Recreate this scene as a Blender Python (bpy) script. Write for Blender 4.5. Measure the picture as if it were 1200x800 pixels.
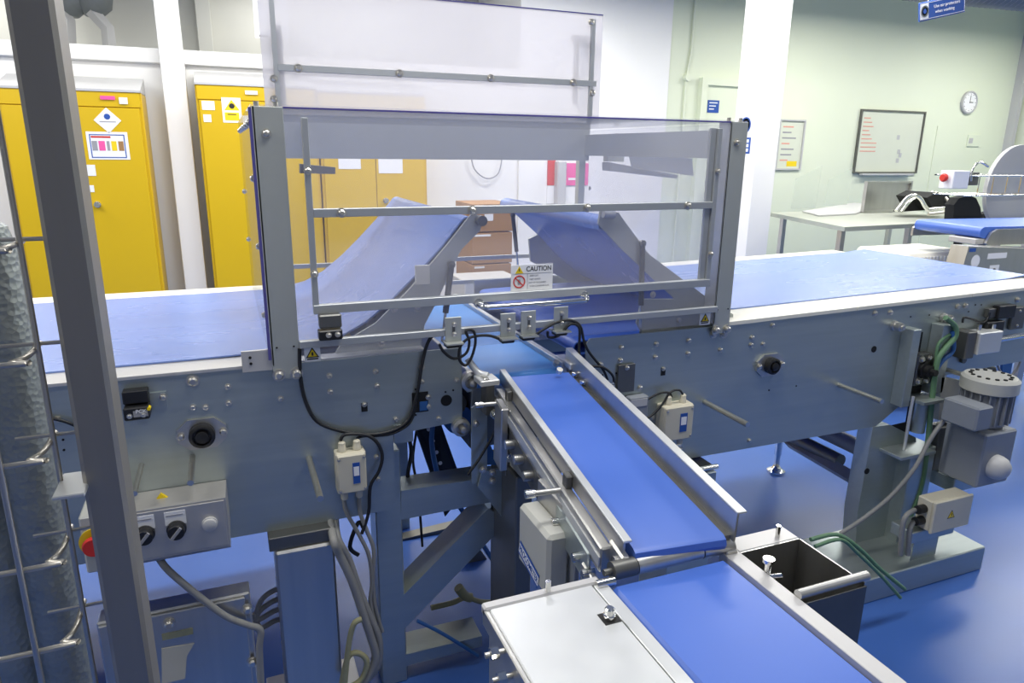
import bpy, bmesh, math, random
from mathutils import Vector, Matrix
random.seed(7)
for o in list(bpy.data.objects): bpy.data.objects.remove(o)
SC = bpy.context.scene; COL = SC.collection
# ------------------------------------------------------------------ camera
EYE = Vector((0.0, 0.0, 1.4)); FOC = 819.5
YAW, PITCH, ROLL = math.radians(22.074), math.radians(15.221), math.radians(-0.699)
_f = Vector((math.sin(YAW)*math.cos(PITCH), math.cos(YAW)*math.cos(PITCH), -math.sin(PITCH)))
_r = Vector((math.cos(YAW), -math.sin(YAW), 0)); _d = _f.cross(_r)
CX = _r*math.cos(ROLL) + _d*math.sin(ROLL); CD = -_r*math.sin(ROLL) + _d*math.cos(ROLL); CF = _f
cam = bpy.data.objects.new('camera', bpy.data.cameras.new('camera')); COL.objects.link(cam)
cam.data.sensor_width = 36; cam.data.lens = FOC/1200*36; cam.data.clip_start = .02
M3 = Matrix((CX, -CD, -CF)).transposed()
cam.matrix_world = Matrix.Translation(EYE) @ M3.to_4x4(); SC.camera = cam
# ------------------------------------------------------------------ view + world
vs = SC.view_settings
vs.view_transform = 'Standard'; vs.look = 'None'; vs.gamma = 1; vs.use_curve_mapping = False
vs.exposure = 0.0
W = bpy.data.worlds.new('world'); SC.world = W; W.use_nodes = True
W.node_tree.nodes['Background'].inputs[0].default_value = (.93, .97, 1, 1)
W.node_tree.nodes['Background'].inputs[1].default_value = .25
# ------------------------------------------------------------------ ceiling luminaires (light part; housings are built with the room)
LAMP_Z = 2.86; FLZ = -.16   # floor level below the measuring zero
LAMPS = [(x, -1.2, 9) for x in (-2.0, 0.9, 3.9, 7.2)] + [(x, 1.3, 37) for x in (-2.0, 0.9, 3.9, 7.2)] + [(x, 3.7, 52) for x in (-2.0, 0.9, 3.9, 7.2)] + [(-2.2, 5.2, 30), (0.2, 5.2, 32), (2.6, 5.0, 50), (5.6, 4.9, 46), (8.0, 4.9, 44), (-1.6, 6.8, 16), (1.0, 6.8, 16)]  # left and middle back lamps and the recess pair are added to brighten walls
for x, y, e in LAMPS:
    L = bpy.data.lights.new('luminaire_light', 'AREA'); L.shape = 'RECTANGLE'; L.size = 1.5; L.size_y = .34
    L.energy = e; L.color = (1, .985, .94)
    lo = bpy.data.objects.new('luminaire_light', L); COL.objects.link(lo); lo.location = (x, y, LAMP_Z-.03)
# ------------------------------------------------------------------ helpers
def ray(x, y): return CX*(x-600) + CD*(y-400) + CF*FOC
def at(x, y, X=None, Y=None, Z=None):
    d = ray(x, y)
    if Y is not None: t = (Y-EYE.y)/d.y
    elif Z is not None: t = (Z-EYE.z)/d.z
    else: t = (X-EYE.x)/d.x
    return EYE + d*t
def xz(Y, pts): return [(at(a, b, Y=Y).x, at(a, b, Y=Y).z) for a, b in pts]

class MB:
    def __init__(s): s.bm = bmesh.new(); s.ang = 29
    def _x(s, vs_, m):
        if m is not None: bmesh.ops.transform(s.bm, matrix=m, verts=vs_)
    def box(s, x0, x1, y0, y1, z0, z1, bev=0, m=None):
        if z0 == 0: z0 = FLZ
        r = bmesh.ops.create_cube(s.bm, size=1)['verts']
        bmesh.ops.scale(s.bm, vec=(abs(x1-x0), abs(y1-y0), abs(z1-z0)), verts=r)
        bmesh.ops.translate(s.bm, vec=((x0+x1)/2, (y0+y1)/2, (z0+z1)/2), verts=r)
        if bev:
            es = list({e for v in r for e in v.link_edges})
            res = bmesh.ops.bevel(s.bm, geom=es, offset=bev, segments=1, profile=.5, affect='EDGES')
            r = list({v for f in res['faces'] for v in f.verts} | {v for v in r if v.is_valid})
        s._x(r, m); return s
    def cyl(s, p0, p1, r0, r1=None, n=16, m=None):
        if n >= 8: s.ang = max(s.ang, 50)
        p0, p1 = Vector(p0), Vector(p1); d = p1-p0; L = d.length
        r = bmesh.ops.create_cone(s.bm, cap_ends=True, segments=n, radius1=r0, radius2=r0 if r1 is None else r1, depth=L)['verts']
        q = d.to_track_quat('Z', 'Y').to_matrix().to_4x4()
        bmesh.ops.transform(s.bm, matrix=Matrix.Translation((p0+p1)/2) @ q, verts=r)
        s._x(r, m); return s
    def prism(s, poly, a, b, axis='Y'):
        # poly: 2-D outline. axis Y -> (x,z); Z -> (x,y); X -> (y,z)
        def mk(u, v, w): return {'Y': (u, w, v), 'Z': (u, v, w), 'X': (w, u, v)}[axis]
        A = [s.bm.verts.new(mk(u, v, a)) for u, v in poly]; B = [s.bm.verts.new(mk(u, v, b)) for u, v in poly]
        n = len(poly)
        s.bm.faces.new(A); s.bm.faces.new(B[::-1])
        for i in range(n): s.bm.faces.new((A[i], B[i], B[(i+1) % n], A[(i+1) % n]))
        return s
    def strip(s, path, th, a, b):
        # a sheet following an (x,z) path, thickness th downwards, from y=a to y=b
        n = len(path); up = []; lo = []
        for i, (x, z) in enumerate(path):
            x0, z0 = path[max(i-1, 0)]; x1, z1 = path[min(i+1, n-1)]
            t = Vector((x1-x0, z1-z0)).normalized(); nn = Vector((-t.y, t.x))
            up.append((x, z)); lo.append((x-nn.x*th, z-nn.y*th))
        V = [[s.bm.verts.new((p[0], y, p[1])) for p in L] for L in (up, lo) for y in (a, b)]
        ua, ub, la, lb = V
        for i in range(n-1):
            s.bm.faces.new((ua[i], ua[i+1], ub[i+1], ub[i])); s.bm.faces.new((la[i], lb[i], lb[i+1], la[i+1]))
            s.bm.faces.new((ua[i], la[i], la[i+1], ua[i+1])); s.bm.faces.new((ub[i], ub[i+1], lb[i+1], lb[i]))
        s.bm.faces.new((ua[0], ub[0], lb[0], la[0])); s.bm.faces.new((ua[-1], la[-1], lb[-1], ub[-1]))
        return s
    def tube(s, pts, r, n=8, smooth=4, closed=False):
        P = [Vector(p) for p in pts]; s.ang = 65 if n > 5 else 29
        if smooth and len(P) > 2:
            Q = []; N = len(P); rng = N if closed else N-1
            for i in range(rng):
                if closed: p0, p1, p2, p3 = P[(i-1) % N], P[i], P[(i+1) % N], P[(i+2) % N]
                else: p0, p1, p2, p3 = P[max(i-1, 0)], P[i], P[i+1], P[min(i+2, N-1)]
                for k in range(smooth):
                    t = k/smooth
                    Q.append(.5*((2*p1)+(p2-p0)*t+(2*p0-5*p1+4*p2-p3)*t*t+(3*p1-p0-3*p2+p3)*t**3))
            if not closed: Q.append(P[-1])
            P = Q
        rings = []; prev = None; N = len(P)
        for i, p in enumerate(P):
            if closed: t = (P[(i+1) % N]-P[i-1]).normalized()
            else: t = (P[min(i+1, N-1)]-P[max(i-1, 0)]).normalized()
            if prev is None:
                u = t.cross(Vector((0, 0, 1)));
                if u.length < .1: u = t.cross(Vector((1, 0, 0)))
                u.normalize()
            else:
                u = prev - t*prev.dot(t); u.normalize()
            prev = u; w = t.cross(u)
            rings.append([s.bm.verts.new(p+(u*math.cos(2*math.pi*k/n)+w*math.sin(2*math.pi*k/n))*r) for k in range(n)])
        m = N if closed else N-1
        for i in range(m):
            A, B = rings[i], rings[(i+1) % N]
            for k in range(n): s.bm.faces.new((A[k], A[(k+1) % n], B[(k+1) % n], B[k]))
        if not closed: s.bm.faces.new(rings[0][::-1]); s.bm.faces.new(rings[-1])
        return s
    def lathe(s, prof, c, axis=(0, 0, 1), n=20):
        s.ang = max(s.ang, 40)
        c = Vector(c); q = Vector(axis).to_track_quat('Z', 'Y').to_matrix(); rings = []
        for r, h in prof:
            rings.append([s.bm.verts.new(c+q@Vector((r*math.cos(2*math.pi*k/n), r*math.sin(2*math.pi*k/n), h))) for k in range(n)])
        for A, B in zip(rings, rings[1:]):
            for k in range(n): s.bm.faces.new((A[k], A[(k+1) % n], B[(k+1) % n], B[k]))
        s.bm.faces.new(rings[0][::-1]); s.bm.faces.new(rings[-1]); return s
    def quadframe(s, x0, x1, z0, z1, w, y0, y1):
        s.box(x0, x1, y0, y1, z0, z0+w); s.box(x0, x1, y0, y1, z1-w, z1)
        s.box(x0, x0+w, y0, y1, z0+w, z1-w); s.box(x1-w, x1, y0, y1, z0+w, z1-w); return s
    def done(s, name, mat, parent=None, smooth=None, label=None):
        bmesh.ops.recalc_face_normals(s.bm, faces=s.bm.faces[:])
        me = bpy.data.meshes.new(name)
        xs = [v.co for v in s.bm.verts]
        lo = Vector((min(v.x for v in xs), min(v.y for v in xs), min(v.z for v in xs)))
        hi = Vector((max(v.x for v in xs), max(v.y for v in xs), max(v.z for v in xs)))
        c = Vector(((lo.x+hi.x)/2, (lo.y+hi.y)/2, lo.z))
        bmesh.ops.translate(s.bm, vec=-c, verts=s.bm.verts[:])
        s.bm.to_mesh(me); s.bm.free(); me.materials.append(mat)
        o = bpy.data.objects.new(name, me); COL.objects.link(o)
        place(o, c, parent)
        me.shade_smooth() if smooth is None else None
        if smooth is None:
            try: me.set_sharp_from_angle(angle=math.radians(s.ang))
            except Exception: pass
        if label: o['label'] = label
        return o
WPOS = {}
def place(o, c, parent):
    # c: world position for parts of unrotated things; local for children of a rotated root (WPOS 0)
    WPOS[o.name] = Vector(c)
    if parent is not None:
        o.parent = parent; o.location = Vector(c)-WPOS[parent.name]
    else: o.location = c
def thing(name, label, cat, loc=(0, 0, 0), group=None, local=False, rot=None):
    o = bpy.data.objects.new(name, None); COL.objects.link(o); o.empty_display_size = .05
    o.location = loc; WPOS[o.name] = Vector((0, 0, 0)) if local else Vector(loc)
    if rot: o.rotation_euler = rot
    return tag(o, label, cat, group)
def tag(o, label, cat, group=None):
    o['label'] = label; o['category'] = cat
    if group: o['group'] = group
    return o
def struct(o): o['kind'] = 'structure'; return o
def inst(src, name, c, parent, rot=None, scale=None):
    o = bpy.data.objects.new(name, src); COL.objects.link(o); place(o, c, parent)
    if rot: o.rotation_euler = rot
    if scale: o.scale = scale
    return o
def text_mesh(body, size, bold=False):
    cu = bpy.data.curves.new('t', 'FONT'); cu.body = body; cu.size = size; cu.align_x = 'CENTER'; cu.align_y = 'CENTER'
    cu.extrude = .0002; cu.offset = size*.012 if bold else 0
    o = bpy.data.objects.new('t', cu); COL.objects.link(o)
    bpy.context.view_layer.update()
    me = bpy.data.meshes.new_from_object(o.evaluated_get(bpy.context.evaluated_depsgraph_get()))
    bpy.data.objects.remove(o); bpy.data.curves.remove(cu); return me
def lettering(body, size, c, parent, mat, rot=(math.pi/2, 0, 0), bold=False, width=None):
    me = text_mesh(body, size, bold); me.materials.clear(); me.materials.append(mat)
    if width:
        w = max(v.co.x for v in me.vertices)-min(v.co.x for v in me.vertices)
        for v in me.vertices: v.co.x *= width/w
    return inst(me, 'lettering', c, parent, rot)
# ------------------------------------------------------------------ materials
MATS = {}
def mat(name, col, rough=.5, metal=0, noise=0, nscale=20, stretch=(1, 1, 1), bump=0, spec=.5, rvar=0, coat=0):
    m = bpy.data.materials.new(name); m.use_nodes = True; nt = m.node_tree; b = nt.nodes['Principled BSDF']
    b.inputs['Base Color'].default_value = (*col, 1); b.inputs['Roughness'].default_value = rough
    b.inputs['Metallic'].default_value = metal; b.inputs['Specular IOR Level'].default_value = spec
    if coat: b.inputs['Coat Weight'].default_value = coat; b.inputs['Coat Roughness'].default_value = .12
    if noise or bump or rvar:
        tc = nt.nodes.new('ShaderNodeTexCoord'); mp = nt.nodes.new('ShaderNodeMapping'); mp.inputs['Scale'].default_value = stretch
        nz = nt.nodes.new('ShaderNodeTexNoise'); nz.inputs['Scale'].default_value = nscale; nz.inputs['Detail'].default_value = 4
        nt.links.new(tc.outputs['Object'], mp.inputs[0]); nt.links.new(mp.outputs[0], nz.inputs['Vector'])
        if noise:
            cr = nt.nodes.new('ShaderNodeMix'); cr.data_type = 'RGBA'
            cr.inputs[6].default_value = (*[max(0, c*(1-noise)) for c in col], 1); cr.inputs[7].default_value = (*[min(1, c*(1+noise)) for c in col], 1)
            nt.links.new(nz.outputs[0], cr.inputs[0]); nt.links.new(cr.outputs[2], b.inputs['Base Color'])
        if rvar:
            mr = nt.nodes.new('ShaderNodeMapRange'); mr.inputs[3].default_value = max(.02, rough-rvar); mr.inputs[4].default_value = rough+rvar
            nt.links.new(nz.outputs[0], mr.inputs[0]); nt.links.new(mr.outputs[0], b.inputs['Roughness'])
        if bump:
            bp = nt.nodes.new('ShaderNodeBump'); bp.inputs['Strength'].default_value = bump; bp.inputs['Distance'].default_value = .002
            nt.links.new(nz.outputs[0], bp.inputs['Height']); nt.links.new(bp.outputs[0], b.inputs['Normal'])
    MATS[name] = m; return m
def clear(name, tint, haze, hazecol, rough=.06, transl=False):
    m = bpy.data.materials.new(name); m.use_nodes = True; nt = m.node_tree; nt.nodes.clear()
    out = nt.nodes.new('ShaderNodeOutputMaterial'); tr = nt.nodes.new('ShaderNodeBsdfTransparent'); tr.inputs[0].default_value = (*tint, 1)
    df = nt.nodes.new('ShaderNodeBsdfTranslucent' if transl else 'ShaderNodeBsdfDiffuse'); df.inputs[0].default_value = (*hazecol, 1)
    m1 = nt.nodes.new('ShaderNodeMixShader'); m1.inputs[0].default_value = haze
    nt.links.new(tr.outputs[0], m1.inputs[1]); nt.links.new(df.outputs[0], m1.inputs[2])
    if transl:
        d2 = nt.nodes.new('ShaderNodeBsdfDiffuse'); d2.inputs[0].default_value = (*hazecol, 1)
        mm = nt.nodes.new('ShaderNodeMixShader'); mm.inputs[0].default_value = .5
        nt.links.new(df.outputs[0], mm.inputs[1]); nt.links.new(d2.outputs[0], mm.inputs[2]); nt.links.new(mm.outputs[0], m1.inputs[2])
    gl = nt.nodes.new('ShaderNodeBsdfGlossy'); gl.inputs['Roughness'].default_value = rough
    fr = nt.nodes.new('ShaderNodeFresnel'); fr.inputs[0].default_value = 1.3
    m2 = nt.nodes.new('ShaderNodeMixShader')
    ge = nt.nodes.new('ShaderNodeNewGeometry'); iv = nt.nodes.new('ShaderNodeMath'); iv.operation = 'SUBTRACT'; iv.inputs[0].default_value = 1
    mu = nt.nodes.new('ShaderNodeMath'); mu.operation = 'MULTIPLY'
    nt.links.new(ge.outputs['Backfacing'], iv.inputs[1]); nt.links.new(fr.outputs[0], mu.inputs[0]); nt.links.new(iv.outputs[0], mu.inputs[1]); nt.links.new(mu.outputs[0], m2.inputs[0])
    nt.links.new(m1.outputs[0], m2.inputs[1]); nt.links.new(gl.outputs[0], m2.inputs[2]); nt.links.new(m2.outputs[0], out.inputs[0])
    MATS[name] = m; return m
def emit(name, col, s):
    m = bpy.data.materials.new(name); m.use_nodes = True; nt = m.node_tree; nt.nodes.clear()
    out = nt.nodes.new('ShaderNodeOutputMaterial'); e = nt.nodes.new('ShaderNodeEmission'); e.inputs[0].default_value = (*col, 1); e.inputs[1].default_value = s
    nt.links.new(e.outputs[0], out.inputs[0]); return m
FLOOR = mat('floor_epoxy', (.045, .125, .42), .30, noise=.12, nscale=3, bump=.05, rvar=.06)
WHITE = mat('white_paint', (.86, .855, .835), .55, noise=.02, nscale=2)
CREAM = mat('cream_paint', (.74, .79, .62), .6, noise=.025, nscale=1.5)
GREYW = mat('grey_plaster', (.66, .66, .61), .8, noise=.05, nscale=2)
CEIL = mat('ceiling_paint', (.55, .57, .56), .8, noise=.03, nscale=2)
YEL1 = mat('yellow_enamel', (.66, .43, .005), .38, noise=.04, nscale=2)
GREYP = mat('grey_enamel', (.50, .50, .50), .45, noise=.03, nscale=3)
STEEL = mat('brushed_steel', (.56, .55, .52), .36, .92, noise=.10, nscale=40, stretch=(1, 1, .05), rvar=.08)
STEELH = mat('bright_sheet_steel', (.66, .67, .66), .38, .55, noise=.06, nscale=14, rvar=.08)
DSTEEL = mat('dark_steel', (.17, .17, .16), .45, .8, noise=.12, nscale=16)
PLATE = mat('side_plate_steel', (.44, .49, .48), .40, .78, noise=.10, nscale=60, stretch=(.04, 1, 1), rvar=.08)
POSTM = mat('guard_post_steel', (.48, .50, .47), .48, .55, noise=.04, nscale=20)
RAIL = mat('guard_rail_aluminium', (.46, .48, .49), .45, .6, noise=.04, nscale=30)
PANEL = mat('satin_panel_steel', (.50, .485, .46), .40, .5, noise=.08, nscale=40, stretch=(1, 1, .05))
TABLE = mat('table_steel', (.47, .49, .43), .42, .4, noise=.06, nscale=10)
CHROME = mat('polished_chrome', (.85, .84, .80), .12, 1)
BOLTM = mat('zinc_bolt', (.66, .63, .56), .30, .95, noise=.1, nscale=90)
BELT = mat('blue_belt', (.06, .15, .56), .38, noise=.05, nscale=6, bump=.04, rvar=.05, spec=.55)
BELTL = mat('blue_belt_sheen', (.18, .29, .68), .27, noise=.04, nscale=5, stretch=(.25, 1, 1), bump=.004, rvar=.02, spec=1.0)  # base lightened to put the glossy wall reflection into the colour
BELTW = mat('pale_blue_belt', (.10, .34, .80), .35, noise=.10, nscale=7, stretch=(1, .3, 1), rvar=.06)
UHMW = mat('white_plastic_strip', (.78, .76, .66), .5, noise=.03, nscale=12)
UHMWG = mat('grey_white_strip', (.54, .53, .52), .42, .3, noise=.04, nscale=12)
BLACK = mat('black_plastic', (.012, .012, .013), .42, noise=.2, nscale=30)
HOLE = mat('opening_shade_and_tray_black', (.006, .006, .007), .7, noise=.1, nscale=30)  # flat patches paint the dark inside openings; the cable tray is simply black
RUBBER = mat('black_cable_rubber', (.012, .013, .015), .5, noise=.2, nscale=40)
GCABLE = mat('grey_cable_pvc', (.26, .26, .25), .5, noise=.1, nscale=40)
GRNC = mat('green_cable_pvc', (.12, .24, .13), .5, noise=.1, nscale=40)
OLIVE = mat('olive_cable_pvc', (.33, .32, .18), .5, noise=.15, nscale=40)
BLUEC = mat('blue_hose', (.03, .12, .35), .4, noise=.1, nscale=30)
BEIGE = mat('beige_box_plastic', (.60, .56, .44), .45, noise=.03, nscale=25)
GRYPL = mat('grey_box_plastic', (.47, .47, .43), .45, noise=.03, nscale=15)
MOTG = mat('motor_grey_enamel', (.24, .26, .29), .42, noise=.06, nscale=20)
PAPER = mat('white_paper', (.86, .86, .86), .6, noise=.02, nscale=30)
BOARD = mat('old_whiteboard', (.66, .69, .57), .35, noise=.04, nscale=4)
INK = mat('black_ink', (.02, .02, .02), .6, noise=.1, nscale=30)
GINK = mat('grey_ink', (.32, .32, .34), .6, noise=.1, nscale=30)
REDP = mat('red_print', (.62, .03, .02), .45, noise=.05, nscale=20)
RINK = mat('faded_red_ink', (.72, .36, .28), .6, noise=.1, nscale=20)
PINK = mat('pink_sticker', (.85, .10, .35), .5, noise=.04, nscale=20)
SYEL = mat('safety_yellow', (.85, .62, .01), .45, noise=.04, nscale=25)
SBLUE = mat('safety_blue', (.02, .085, .36), .45, noise=.04, nscale=25)
VIOLET = mat('violet_panel_edge', (.10, .09, .30), .25, noise=.06, nscale=20)
BROWN = mat('brown_card', (.36, .19, .07), .7, noise=.12, nscale=6)
GALV = mat('dimpled_galvanised', (.34, .37, .36), .5, .6, noise=.1, nscale=30)
WIRE = mat('plated_wire', (.55, .52, .46), .33, .85, noise=.08, nscale=40)
RSTEEL = mat('rack_post_steel', (.33, .31, .275), .42, .62, noise=.08, nscale=60, stretch=(1, 1, .03), rvar=.06)
DUCT = mat('flexible_duct_foil', (.20, .22, .23), .5, .4, noise=.1, nscale=20)
FABRIC = mat('black_fabric', (.010, .011, .011), .85, noise=.3, nscale=60)
CLEAR = clear('clear_polycarbonate', (.975, .975, .99), .16, (.76, .76, .86))
CLEARS = clear('clear_side_polycarbonate', (.975, .975, .99), .09, (.76, .76, .86))
FROST = clear('hazy_polycarbonate', (.95, .95, .97), 0.62, (.74, .73, .76), .2, True)
ACRYL = clear('thin_acrylic', (.97, .98, .97), .10, (.8, .84, .78))
# ------------------------------------------------------------------ shared small meshes
def tmpl(mb, mat_):
    o = mb.done('tmpl', mat_); me = o.data; bpy.data.objects.remove(o); return me
BOLT_Y = tmpl(MB().lathe([(.0105, 0), (.0105, .002), (.0075, .002), (.0075, .006), (.0045, .0085)], (0, 0, 0), (0, -1, 0), 10), BOLTM)
for v in BOLT_Y.vertices: pass
# recentre so that the seat of the bolt is at local origin, pointing -Y
def fix(me):
    my = max(v.co.y for v in me.vertices); mz = (max(v.co.z for v in me.vertices)+min(v.co.z for v in me.vertices))/2
    for v in me.vertices: v.co.y -= my; v.co.z -= mz
fix(BOLT_Y)
DOT_Y = tmpl(MB().cyl((0, 0, 0), (0, -.0015, 0), .004, n=10), HOLE); fix(DOT_Y)
def bolt(p, parent, s=1.0, rot=None): return inst(BOLT_Y, 'bolt', p, parent, rot, (s, s, s))
def hole(p, parent, s=1.0): return inst(DOT_Y, 'hole', p, parent, None, (s, 1, s))
# ================================================================== ROOM
struct(MB().box(-5, 9.6, -3.5, 7.6, FLZ-.05, FLZ).done('floor', FLOOR))
struct(MB().box(-5, 9.6, -3.5, 7.6, 3.7, 3.75).done('ceiling', CEIL))
struct(MB().box(-5.1, -5, -3.5, 7.6, 0, 3.7).done('wall_left', GREYW))
struct(MB().box(9.3, 9.4, -3.5, 7.6, 0, 3.7).done('wall_right', CREAM))
struct(MB().box(-5, 9.4, -3.6, -3.5, 0, 3.7).done('wall_front', GREYP))
# back: low white partition with a recess above it on the left, full-height wall on the right
struct(MB().box(-5, 2.55, 6.2, 6.3, 0, 2.0).done('wall_back_partition', WHITE))
struct(MB().box(-5, 2.55, 6.16, 6.34, 2.0, 2.105, .006).done('trim_1', WHITE))
struct(MB().box(-5, 2.55, 7.3, 7.4, 0, 3.7).done('wall_back_recess', GREYW))
struct(MB().box(2.55, 4.12, 6.17, 7.4, 0, 3.7).done('wall_back_middle', WHITE))
struct(MB().box(4.12, 9.4, 6.2, 6.3, 0, 3.7).done('wall_back', CREAM))
a = at(197, 30, Y=6.0); 
struct(MB().box(-.352, -.195, 5.98, 6.14, 0, 3.7, .004).done('column_white_left', WHITE))
struct(MB().box(-.10, .02, 7.18, 7.3, 0, 3.7, .004).done('column_recess', GREYW))
cl = at(888, 150, Y=4.6); cr = at(914, 150, Y=4.6); cb = at(864, 110, X=cl.x)
struct(MB().box(cl.x, cr.x, 4.6, cb.y, 0, 3.7, .004).done('column_white_right', WHITE))
# luminaires
lens_m = emit('luminaire_diffuser', (1, .985, .94), 2.2)
for i, (x, y, e) in enumerate(LAMPS):
    t = thing('ceiling_luminaire', 'long white fluorescent luminaire hanging unseen overhead, some added to brighten walls', 'light', (x, y, LAMP_Z), 'hanging ceiling luminaires')
    MB().prism([(-.22, 0), (-.17, .05), (.17, .05), (.22, 0), (.205, 0), (.16, .04), (-.16, .04), (-.205, 0)], -.8, .8, 'X').done('reflector', WHITE, t) if False else None
    MB().box(x-.8, x+.8, y-.2, y+.2, LAMP_Z, LAMP_Z+.06, .01).done('housing', WHITE, t)
    MB().cyl((x-.6, y, LAMP_Z+.05), (x-.6, y, 3.7), .006, n=6).done('hanger', DSTEEL, t)
    MB().cyl((x+.6, y, LAMP_Z+.05), (x+.6, y, 3.7), .006, n=6).done('hanger', DSTEEL, t)
# door behind the right column
d0, d1 = 4.50, 5.42
t = struct(MB().box(d0+.07, d1-.07, 6.17, 6.20, 0, 2.06).done('door_1', CREAM))
fr = MB(); fr.box(d0, d0+.07, 6.14, 6.2, 0, 2.13); fr.box(d1-.07, d1, 6.14, 6.2, 0, 2.13); fr.box(d0+.07, d1-.07, 6.14, 6.2, 2.06, 2.13)
fr.done('door_frame', CREAM, t)
MB().lathe([(.02, 0), (.02, .05), (.03, .055), (.03, .07)], (d0+.16, 6.17, 1.0), (0, -1, 0), 12).done('door_handle', CHROME, t)
def sheet(name, Y, x0, x1, z0, z1, m, parent=None, th=.003):
    return MB().box(x0, x1, Y-th, Y, z0, z1).done(name, m, parent)
s = thing('door_notice', 'small blue notice with white lines on the cream door', 'sign', (4.67, 6.165, 1.86))
sheet('board', 6.169, 4.60, 4.74, 1.80, 1.92, SBLUE, s); 
for k in range(3): sheet('print_line', 6.1655, 4.62, 4.72-.02*k, 1.89-.03*k, 1.90-.03*k, PAPER, s, .0008)
t = thing('wall_conduit', 'thin cream cable conduit running up the wall beside the door', 'conduit', (4.31, 6.16, 0))
MB().cyl((4.33, 6.18, FLZ), (4.33, 6.18, 2.12), .012, n=8).done('lower_pipe', CREAM, t)
MB().tube([(4.33, 6.18, 2.12), (4.36, 6.18, 2.3), (4.37, 6.18, 2.5), (4.37, 6.18, 3.6)], .012).done('upper_pipe', CREAM, t)
MB().cyl((4.33, 6.14, 2.12), (4.33, 6.2, 2.12), .035, n=12).done('junction', CREAM, t)
# notice frame, whiteboard, clock
t = thing('notice_frame', 'small framed paper notice on cream wall right of the column', 'notice', (5.735, 6.19, 1.237))
MB().quadframe(5.56, 5.915, 1.237, 1.764, .016, 6.175, 6.198).done('frame', GREYP, t)
sheet('paper', 6.196, 5.574, 5.90, 1.25, 1.75, BOARD, t)
for k in range(7):
    w = random.uniform(.1, .24); sheet('print_line', 6.1925, 5.62, 5.62+w, 1.68-.058*k, 1.695-.058*k, RINK if k % 3 == 0 else GINK, t, .0008)
sheet('print_block', 6.1925, 5.72, 5.86, 1.275, 1.33, SYEL, t, .0008)
wx0, wx1, wz0, wz1 = at(1009, 128, Y=6.19).x, at(1084, 132, Y=6.19).x, at(1040, 203, Y=6.19).z, at(1040, 129, Y=6.19).z
t = thing('whiteboard', 'large whiteboard with faded red and grey marker writing on the cream wall', 'whiteboard', ((wx0+wx1)/2, 6.19, wz0))
MB().quadframe(wx0, wx1, wz0, wz1, .018, 6.17, 6.198).done('frame', DSTEEL, t)
sheet('panel', 6.196, wx0+.01, wx1-.01, wz0+.01, wz1-.01, BOARD, t, .01)
MB().box(wx0+.1, wx1-.1, 6.13, 6.19, wz0-.02, wz0).done('pen_tray', GREYP, t)
for k in range(9):
    w = .10+.03*(k % 3) if k < 6 else .24
    sheet('marker_line', 6.185, wx0+.06, wx0+.06+w, wz1-.10-.045*k, wz1-.088-.045*k, RINK, t, .0008)
for k, (u, z) in enumerate(((.62, .30), (.66, .46), (.69, .50), (.66, .56))):
    X = wx0+(wx1-wx0)*u; sheet('smudge', 6.185, X-.015, X+.03, wz1-z-.02, wz1-z+.03, GREYP, t, .0008)
c = at(1135, 120, Y=6.19)
t = thing('wall_clock', 'round white wall clock high on the cream wall right of the whiteboard', 'clock', (c.x, 6.19, c.z-.13))
MB().lathe([(.13, 0), (.13, .03), (.115, .035), (.112, .022), (.0, .022)], (c.x, 6.198, c.z), (0, -1, 0), 32).done('case', GREYP, t)
MB().cyl((c.x, 6.176, c.z), (c.x, 6.1735, c.z), .110, n=32).done('dial', PAPER, t)
MB().box(c.x-.003, c.x+.003, 6.170, 6.172, c.z-.01, c.z+.08).done('minute_hand', INK, t)
MB().box(c.x-.01, c.x+.055, 6.170, 6.172, c.z-.004, c.z+.004).done('hour_hand', INK, t)
tk = MB()
for k in range(12):
    a_ = k*math.pi/6; p = Vector((c.x+.095*math.sin(a_), 6.172, c.z+.095*math.cos(a_))); tk.box(p.x-.004, p.x+.004, 6.171, 6.173, p.z-.004, p.z+.004)
tk.done('hour_marks', INK, t)
# wall trunking on the right
tag(MB().box(9.17, 9.23, 6.1, 6.2, 1.35, 3.7).done('cable_trunking', GREYP), 'vertical grey trunking in the far right wall corner', 'trunking')
tag(MB().box(7.95, 7.99, 6.19, 6.2, 0, 1.75).done('wall_cover_strip', CREAM), 'thin cream joint strip on the wall below the clock', 'trim')
t = thing('wall_switch_plate', 'pale rectangular switch plate on the wall above the wire shelf', 'switch', (8.60, 6.19, 1.50))
MB().box(8.50, 8.72, 6.185, 6.2, 1.52, 1.66, .003).done('plate', CREAM, t); MB().box(8.52, 8.58, 6.18, 6.186, 1.56, 1.62).done('rocker', GREYP, t)
# duct and hanging blue sign, top right
dz = at(1120, 3, Y=3.9)
t = thing('flexible_duct', 'ribbed grey flexible duct running under the ceiling at top right', 'duct', (6, 3.9, dz.z-.0))
pf = []; 
for k in range(158): pf.append((.15+(.012 if k % 2 else 0), k*.03))
MB().lathe(pf, (4.55, 3.95, dz.z+.15), (1, 0, .02), 20).done('hose', DUCT, t)
MB().lathe([(.168, 0), (.168, .04)], (6.2, 3.95, dz.z+.18), (1, 0, .02), 20).done('clamp', CHROME, t)
s0 = at(1077, 27, Y=3.7); s1 = at(1131, 15, Y=3.7); 
t = thing('hanging_sign', 'blue mandatory ear protection sign hanging below the flexible duct', 'sign', (0, 0, 0))
sc = at(1104, 9, Y=3.7); ang = math.atan2(s1.z-s0.z, s1.x-s0.x); wS = (s1-s0).length; hS = .118
RT = Matrix.Translation(sc) @ Matrix.Rotation(-ang, 4, 'Y')
t.location = sc; WPOS[t.name] = Vector((0, 0, 0)); t.rotation_euler = (0, -ang, 0)
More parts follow.
